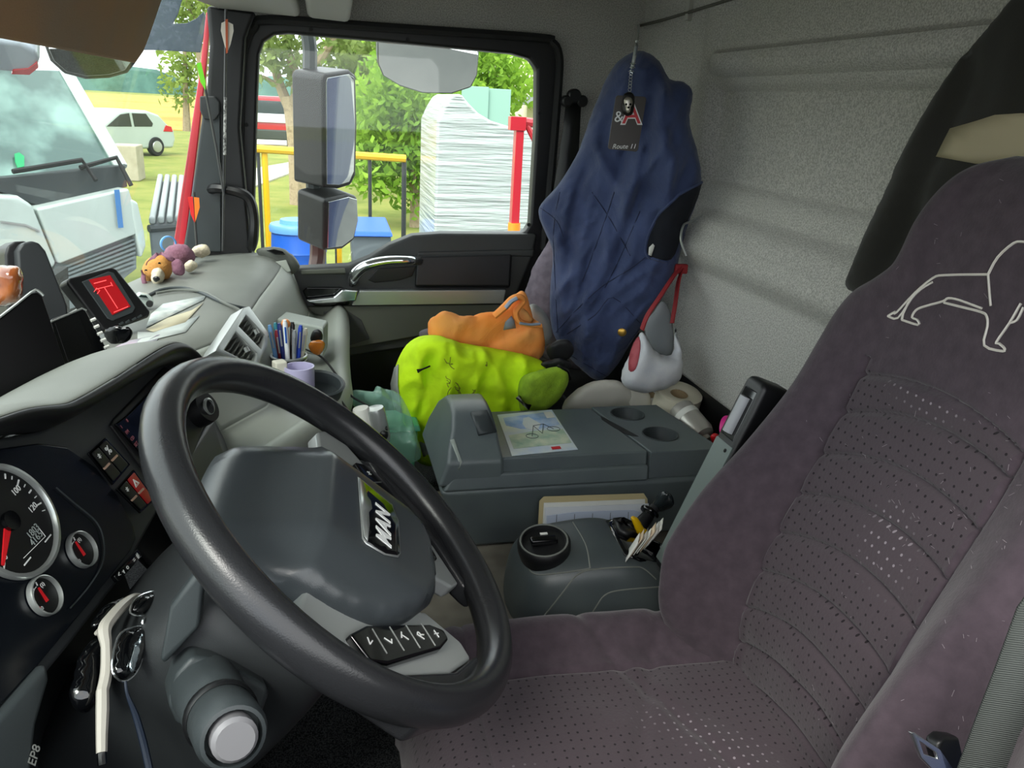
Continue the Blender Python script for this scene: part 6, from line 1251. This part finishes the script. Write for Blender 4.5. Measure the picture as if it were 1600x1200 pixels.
slab('screen', [(139, 437), (172, 430), (204, 479), (176, 492)], rc_ + rn_ * .0025, rn_, .002, mat('screen_red', '#6e0d12', .4, emit=('#c0141c', .16)), rm, bevel=0)
GL = mat('screen_line', '#ff5a5a', .4, emit=('#ff4648', .35)); RL = lambda L, w_=.0006: tube('screen_trace', [atp(u, v, rc_ + rn_ * .003, rn_) for u, v in L], w_, GL, rm, n=4, smooth_path=1)
RL([(150, 452), (174, 446)]); RL([(163, 449), (184, 482)]); RL([(178, 488), (200, 479)]); RL([(147, 456), (151, 450), (156, 454), (152, 459)]); RL([(147, 443), (166, 438)], .0008); RL([(173, 441), (176, 447)])
for u, v in ((190, 505), (200, 502), (210, 498), (219, 494)): slab('monitor_button', [(u - 4, v + 1), (u + 2, v - 3), (u + 4, v), (u - 2, v + 3)], rc_ + rn_ * .002, rn_, .003, M['charcoal'], rm, bevel=.0006)
pdn = V((.55, -.8, .2)).normalized(); pc_ = at(60, 450, Y=1.28); pd = thing('camera_housing', 'tall black plastic camera housing standing at the windscreen', 'camera housing', at(70, 530, Y=1.28))
slab('shell', [(28, 392), (36, 380), (50, 376), (62, 380), (72, 392), (106, 478), (107, 500), (95, 530), (50, 540), (34, 500)], pc_, pdn, .05, M['dark'], pd, bevel=.012); slab('back_shell', [(8, 398), (12, 384), (24, 377), (40, 376), (50, 384), (60, 480), (30, 520), (12, 500)], pc_ - pdn * .02, pdn, .05, M['black'], pd, bevel=.012)
aj = pillow('amber_jar', [at(u, v, Y=1.12) for u, v in ((-12, 414), (10, 411), (32, 413), (39, 425), (40, 455), (35, 475), (0, 485), (-15, 470))], V((.3, -.9, .2)), .03, mat('amber_glass', '#7a3a1a', .08, coat=.8, var=(18, '#c87a45', 3)), back=1, res=.012, smooth_n=2); tag(aj, 'copper tinted glass ornament at the edge of the tablet', 'ornament')
msn = pillow('lens_pad', [at(u, v, Y=1.22) for u, v in ((159, 522), (165, 512), (185, 508), (202, 511), (209, 522), (203, 533), (185, 540), (166, 538))], V((.5, -.6, .6)), .012, M['gloss'], back=.6, res=.007, smooth_n=2); tag(msn, 'glossy black oval pad in front of the red monitor', 'pad')
dt = bvh(dtop)
for L, m_, lb in (([(236, 492), (255, 476), (322, 463), (318, 470), (262, 497), (228, 513)], mat('leaflet_white', '#cfd3cd', .7, var=(45, '#aab4b4', 4)), 'white leaflet lying below the plush dog'), ([(228, 516), (262, 498), (300, 486), (318, 474), (290, 505), (240, 520)], mat('envelope_tan', '#b5ad93', .8), 'tan envelope half under the white leaflet'), ([(215, 520), (240, 521), (312, 494), (290, 520), (215, 538)], mat('leaflet_grey', '#b9c0bd', .7), 'pale grey sheet lying nearest the air vent'), ([(172, 548), (200, 534), (250, 524), (244, 536), (205, 552), (180, 562)], mat('leaflet_pink', '#c9b0c4', .7, var=(30, '#b7c4c9', 2)), 'pinkish flyer by the instrument hood')):
    o_ = decal('leaflet', L, dt, m_, None, off=.0015, res=10, th=.0006); tag(o_, lb, 'paper', 'papers on the dashboard')
def dstroke(name, L, r, m_, label, off=.003):
    pts = [hit(dt, u, v, off) or at(u, v, Z=-.40) for u, v in L]; o_ = tube(name, pts, r, m_, n=6, smooth_path=4); tag(o_, label, 'cable'); return o_
dstroke('dash_cable', [(222, 470), (250, 456), (282, 452), (310, 458), (345, 474), (372, 482), (384, 484)], .0035, M['charcoal'], 'dark cable looping over the dashboard to the vent')
dstroke('grey_cable', [(245, 462), (280, 457), (318, 460), (352, 478), (375, 490), (398, 512)], .003, M['dash_mid'], 'grey cable beside the dark one on the dashboard', .005)
hc_ = tube('device_cable', [at(30, 632, Y=1.0), at(60, 610, Y=1.0), at(95, 600, Y=1.0), at(118, 580, Y=1.02), at(140, 576, Y=1.05), at(155, 574, Y=1.08)], .0025, M['rubber'], n=6); tag(hc_, 'black cable lying on the hood below the tablet', 'cable')
br = thing('blue_ring', 'blue plastic ring standing behind the plush dog', 'ring', at(262, 392, Y=2.03)); lathe('hoop', [(.016, -.004), (.019, -.003), (.019, .003), (.016, .004), (.016, -.004)], at(263, 381, Y=2.03), V((.5, -.85, 0)), mat('ring_blue', '#5c9ad6', .4), br, n=26)
# white toy car
tcar = thing('toy_car', 'tiny white toy car next to the red monitor', 'toy', at(228, 478, Y=1.50)); ty = 1.52; TC = lambda u, v, y=ty: at(u, v, Y=y)
plate('body', [TC(u, v) for u, v in ((212, 478), (213, 466), (219, 459), (232, 461), (240, 466), (242, 476), (238, 480), (220, 482))], V((.3, -.95, .1)), .03, M['white_paint'], tcar, bevel=.003); lathe('wheel', [(.001, 0), (.006, 0), (.006, .006), (.001, .006)], TC(234, 474, ty - .006), V((.1, -1, 0)), M['rubber'], tcar, n=14)
plate('window', [TC(u, v, ty - .002) for u, v in ((216, 464), (220, 461), (229, 462), (232, 466))], V((.3, -.95, .1)), .004, M['dark_glass'], tcar, bevel=0)
# plush dog
dog = thing('plush_dog', 'plush dog with purple coat and tan face lying on the dashboard', 'plush toy', at(270, 440, Y=1.85)); PU = mat('plush_purple', '#7d5566', .98, bump=(180, .8, .003), var=(40, '#8f6678', 4)); TA = mat('plush_tan', '#c08a4a', .98, bump=(180, .8, .003)); WH = mat('plush_cream', '#d6cdb8', .98, bump=(180, .8, .003), var=(30, '#c4b697', 3))
D3 = lambda L, y: [at(u, v, Y=y) for u, v in L]
dn_ = V((.2, -.9, .35))
pillow('body', D3([(252, 400), (258, 386), (275, 379), (292, 382), (304, 390), (308, 402), (298, 418), (280, 428), (262, 428)], 1.95), dn_, .05, PU, dog, back=1, res=.014, smooth_n=2)
pillow('head', D3([(220, 418), (228, 404), (242, 397), (258, 397), (270, 408), (272, 424), (264, 438), (250, 446), (234, 446), (222, 436)], 1.83), dn_, .045, TA, dog, back=1, res=.012, smooth_n=2)
pillow('head_cap', D3([(226, 412), (236, 398), (252, 393), (268, 398), (276, 410), (264, 410), (252, 406), (243, 414), (236, 410), (230, 416)], 1.80), dn_, .012, PU, dog, res=.01, smooth_n=2)
pillow('muzzle', D3([(234, 430), (238, 420), (248, 416), (257, 422), (260, 434), (254, 444), (242, 446), (235, 440)], 1.785), dn_, .025, WH, dog, back=1, res=.009, smooth_n=2)
pillow('nose', D3([(238, 434), (242, 430), (249, 432), (251, 437), (246, 441), (240, 440)], 1.757), dn_, .010, M['gloss'], dog, back=1, res=.004, smooth_n=2)
for L in ([(266, 410), (278, 402), (288, 412), (292, 426), (284, 434), (272, 430), (266, 420)], [(218, 428), (222, 420), (228, 430), (232, 446), (230, 454), (222, 450)]): pillow('ear', D3(L, 1.80), dn_, .015, PU, dog, back=.6, res=.01, smooth_n=2)
for u, v in ((228, 423), (249, 412)): pillow('eye', D3([(u - 3, v), (u, v - 2.5), (u + 3, v), (u, v + 2)], 1.782), dn_, .004, M['gloss'], dog, back=1, res=.003, smooth_n=2)
for L, y in (([(285, 412), (298, 405), (308, 408), (312, 416), (304, 424), (290, 426)], 1.86), ([(296, 390), (306, 382), (318, 379), (328, 385), (330, 397), (320, 404), (304, 402)], 2.0)): pillow('paw', D3(L, y), dn_, .025, WH, dog, back=1, res=.01, smooth_n=2)
# ------------------------------------------------------------------ arrows at the pillar
SH = mat('arrow_carbon', '#3a3b3c', .4)
def arrow(label, px, y, vane_px, cols):
    t_ = thing('arrow', label, 'arrow', at(*px[-1], Y=y), 'arrows at the windscreen pillar'); pts = [at(u, v, Y=y) for u, v in px]
    tube('shaft', pts, .003, SH, t_, n=8, smooth_path=1)
    for k, (L, c) in enumerate(zip(vane_px, cols)): plate('vane', [at(u, v, Y=y - .004 - .003 * k) for u, v in L], V((0, -1, 0)), .0012, c, t_, bevel=0)
    return t_, pts
OR = mat('nock_orange', '#b8542c', .5); WV = mat('vane_white', '#d8d0c4', .6)
t_, pts = arrow('carbon arrow with white vanes hanging upright in front of the pillar', [(353, 14), (351, 200), (348, 392)], 2.06, [[(346, 36), (352, 33), (354, 33), (364, 38), (365, 48), (360, 70), (355, 82), (350, 68), (345, 48)], [(352, 30), (356, 30), (356, 82), (353, 84)]], [WV, OR])
tube('white_lettering_band', [at(352, 152, Y=2.056), at(351, 242, Y=2.056)], .0034, mat('band_print', '#b9b9b6', .5, var=(160, '#3c3c3d', 1)), t_, n=8, smooth_path=1)
arrow('carbon arrow with lime green vane leaning against the pillar', [(316, 120), (321, 140), (338, 230), (350, 305)], 2.045, [[(307, 99), (314, 97), (321, 128), (321, 141), (313, 128)]], [M['green']])
arrow('short arrow with red and orange vanes at the pillar foot', [(303, 300), (305, 350), (308, 390)], 2.04, [[(293, 308), (301, 307), (303, 328), (304, 348), (298, 335)], [(303, 308), (311, 309), (312, 324), (305, 347)]], [mat('vane_red', '#d42020', .5), mat('vane_orange', '#f07818', .5)])
# ------------------------------------------------------------------ cord, key tag, passenger belt
cord = tube('ceiling_cord', [at(872, 62, X=.80), at(905, 55, X=.835), at(1000, 40, X=.84), at(1080, 18, X=.84), at(1200, -20, X=.84)], .0035, mat('cord_grey', '#5a5a52', .8), n=6); tag(cord, 'thin grey cord strung along the top of the rear wall', 'cord')
hk = at(1080, 18, X=.85); ck = hexa('cord_clip', [hk + V((dx, dy, dz)) for dz in (-.02, .035) for dx, dy in ((-.012, -.008), (.008, -.008), (.008, .008), (-.012, .008))], M['light_trim'], bevel=.003); tag(ck, 'pale plastic clip holding the cord on the rear wall', 'clip')
ky = 1.585; K3 = lambda u, v, d=0.: atp(u, v, V((.62, ky - d, 0)), V((-.15, -.98, .05)).normalized()); kn_ = V((-.15, -.98, .05)).normalized()
kt = thing('key_tag', 'dark card tag with red letter A and skull pendant on a chain', 'key tag', K3(975, 237))
tube('lanyard', [at(998, 40, X=.835), K3(996, 60), K3(992, 85), K3(988, 105)], .0035, M['silver'], kt, n=6); 
for k, (u, v) in enumerate(((989, 100), (988, 106), (986, 112))): lathe('swivel', [(.002, -.003), (.007, 0), (.002, .003)], K3(u, v, .002), V((0, 0, 1)), M['chrome'], kt, n=10)
for k in range(6): tube('chain_link', [K3(986 - k * .4 + 2.6 * math.cos(a), 115 + k * 5 + 3.6 * math.sin(a), .002) for a in np.linspace(0, 5.2, 6)], .0008, M['chrome'], kt, n=4, closed=True, smooth_path=1)
plate('card', [K3(u, v) for u, v in ((962, 152), (965, 149), (1007, 151), (1010, 154), (997, 234), (994, 237), (952, 233), (950, 230))], kn_, .0015, mat('card_brown', '#3a342f', .35), kt, bevel=.0003)
ka = (K3(1000, 190) - K3(960, 190)).normalized(); ku = (K3(985, 150) - K3(978, 230)).normalized()
text('tag_letter_outline', 'A', K3(987, 179, .0012), ka, ku, .058, WHT, kt, th=.0006, bold=.0022); text('tag_letter', 'A', K3(987, 179, .0022), ka, ku, .056, mat('letter_red', '#c8323a', .5), kt, th=.0006, bold=.0002); text('tag_letter_small', '&', K3(967, 183, .0014), ka, ku, .030, WHT, kt, th=.0006)
text('tag_lettering', 'Route 11', K3(975, 229, .0012), ka, ku, .013, WHT, kt, th=.0005, shear=.3)
pdt = pillow('skull_pendant', [K3(u, v, .004) for u, v in ((973, 152), (976, 145), (982, 143), (989, 145), (992, 152), (991, 172), (987, 180), (980, 182), (973, 178), (971, 170))], kn_, .004, mat('pendant_dark', '#2b2a28', .3, .6), kt, res=.004, smooth_n=2)
pillow('skull', [K3(u, v, .009) for u, v in ((974, 158), (977, 152), (983, 151), (988, 154), (989, 162), (986, 168), (985, 176), (979, 177), (977, 169))], kn_, .004, mat('skull_silver', '#b5b0a4', .3, .8), pdt, res=.003, smooth_n=2)
for u, v in ((978.5, 163), (985, 163), (982, 168)): disc('eye_socket', K3(u, v, .0135), kn_, .0022, .0008, M['gloss'], pdt, n=8)
pb2 = thing('passenger_belt', 'black passenger seat belt hanging on the door pillar', 'seat belt', at(880, 275, Y=2.10)); 
loft('webbing', [[at(a, v, Y=2.12), at(b, v, Y=2.12)] for a, b, v in ((884, 908, 160), (880, 906, 200), (874, 904, 240), (866, 902, 290), (858, 900, 350))], M['black'], pb2, closed=False, caps=False, solid=.003)
for u, v, r in ((895, 150, .018), (884, 158, .015), (907, 158, .015)): disc('anchor', at(u, v, Y=2.135), (0, -1, 0), r, .022, M['black'], pb2, n=18, bev=.004)
# ------------------------------------------------------------------ sunglasses hung beside the column
g1 = thing('white_sunglasses', 'white framed wraparound sunglasses wedged beside the steering column', 'sunglasses', C(160, 1170, .03)); G = lambda u, v, h=.035: C(u, v, h)
WF = mat('frame_white', '#aaa69d', .35); BL = mat('lens_black', '#07080a', .05, coat=.5)
pillow('lens', [G(u, v, .025) for u, v in ((112, 1060), (122, 1025), (140, 1000), (158, 990), (163, 1010), (162, 1060), (154, 1100), (138, 1118), (118, 1110), (106, 1085))], cn, .014, BL, g1, back=.4, res=.007, smooth_n=2)
pillow('lens', [G(u, v, .025) for u, v in ((138, 982), (150, 955), (172, 938), (195, 932), (205, 935), (188, 955), (172, 970), (160, 985))], cn, .010, BL, g1, back=.4, res=.006, smooth_n=2)
tube('frame', [G(222, 932, .04), G(208, 934, .045), G(190, 948, .048), G(174, 966, .05), G(163, 984, .05), G(166, 1010, .05), G(166, 1050, .048), G(160, 1080, .046)], [.0025, .004, .005, .0055, .006, .0045, .005, .005], WF, g1, n=8); tube('temple', [G(160, 1078, .047), G(160, 1110, .046), G(159, 1150, .044), G(159, 1176, .043)], [.005, .0052, .0045, .0042], WF, g1, n=8)
tube('frame_tab', [G(163, 984, .05), G(150, 990, .04)], [.005, .002], WF, g1, n=8, smooth_path=1); tube('temple_tip', [G(159, 1176, .043), G(160, 1195, .042)], .0035, M['gloss'], g1, n=8, smooth_path=1)
g2 = thing('wire_sunglasses', 'wire framed sunglasses with lime green temple behind the white pair', 'sunglasses', C(205, 1060, .05))
for L in ([(176, 1050), (178, 1015), (188, 990), (208, 980), (226, 980), (228, 1000), (222, 1030), (210, 1055), (192, 1065)], [(204, 958), (208, 940), (225, 928), (252, 922), (258, 926), (250, 942), (238, 955), (222, 962)]):
    pillow('lens', [G(u, v, .06) for u, v in L], cn, .008, BL, g2, back=.3, res=.006, smooth_n=2); tube('wire_rim', [G(u, v, .061) for u, v in L], .0009, M['chrome'], g2, n=5, closed=True, smooth_path=3)
pillow('lens_glint', [G(u, v, .069) for u, v in ((202, 1055), (205, 1020), (216, 995), (224, 988), (222, 1010), (215, 1040))], cn, .001, mat('glint_pale', '#b9c6cc', .08, .8), g2, res=.006, smooth_n=2)  # highlight on the black lens modelled as a pale patch
tube('bridge', [G(226, 982, .062), G(223, 974, .064), G(225, 966, .064), G(232, 960, .062)], .0013, M['chrome'], g2, n=6); tube('green_temple', [G(257, 926, .062), G(265, 920, .055), G(282, 909, .04)], [.003, .0035, .003], M['green'], g2, n=8); tube('green_pad', [G(252, 945, .062), G(258, 934, .062)], .0035, M['green'], g2, n=8, smooth_path=1)
tube('temple', [G(196, 1064, .062), G(199, 1085, .06), G(212, 1118, .058), G(224, 1160, .056), G(234, 1205, .054)], [.0012, .0014, .0028, .0032, .0032], mat('temple_navy', '#1b2433', .4), g2, n=8)
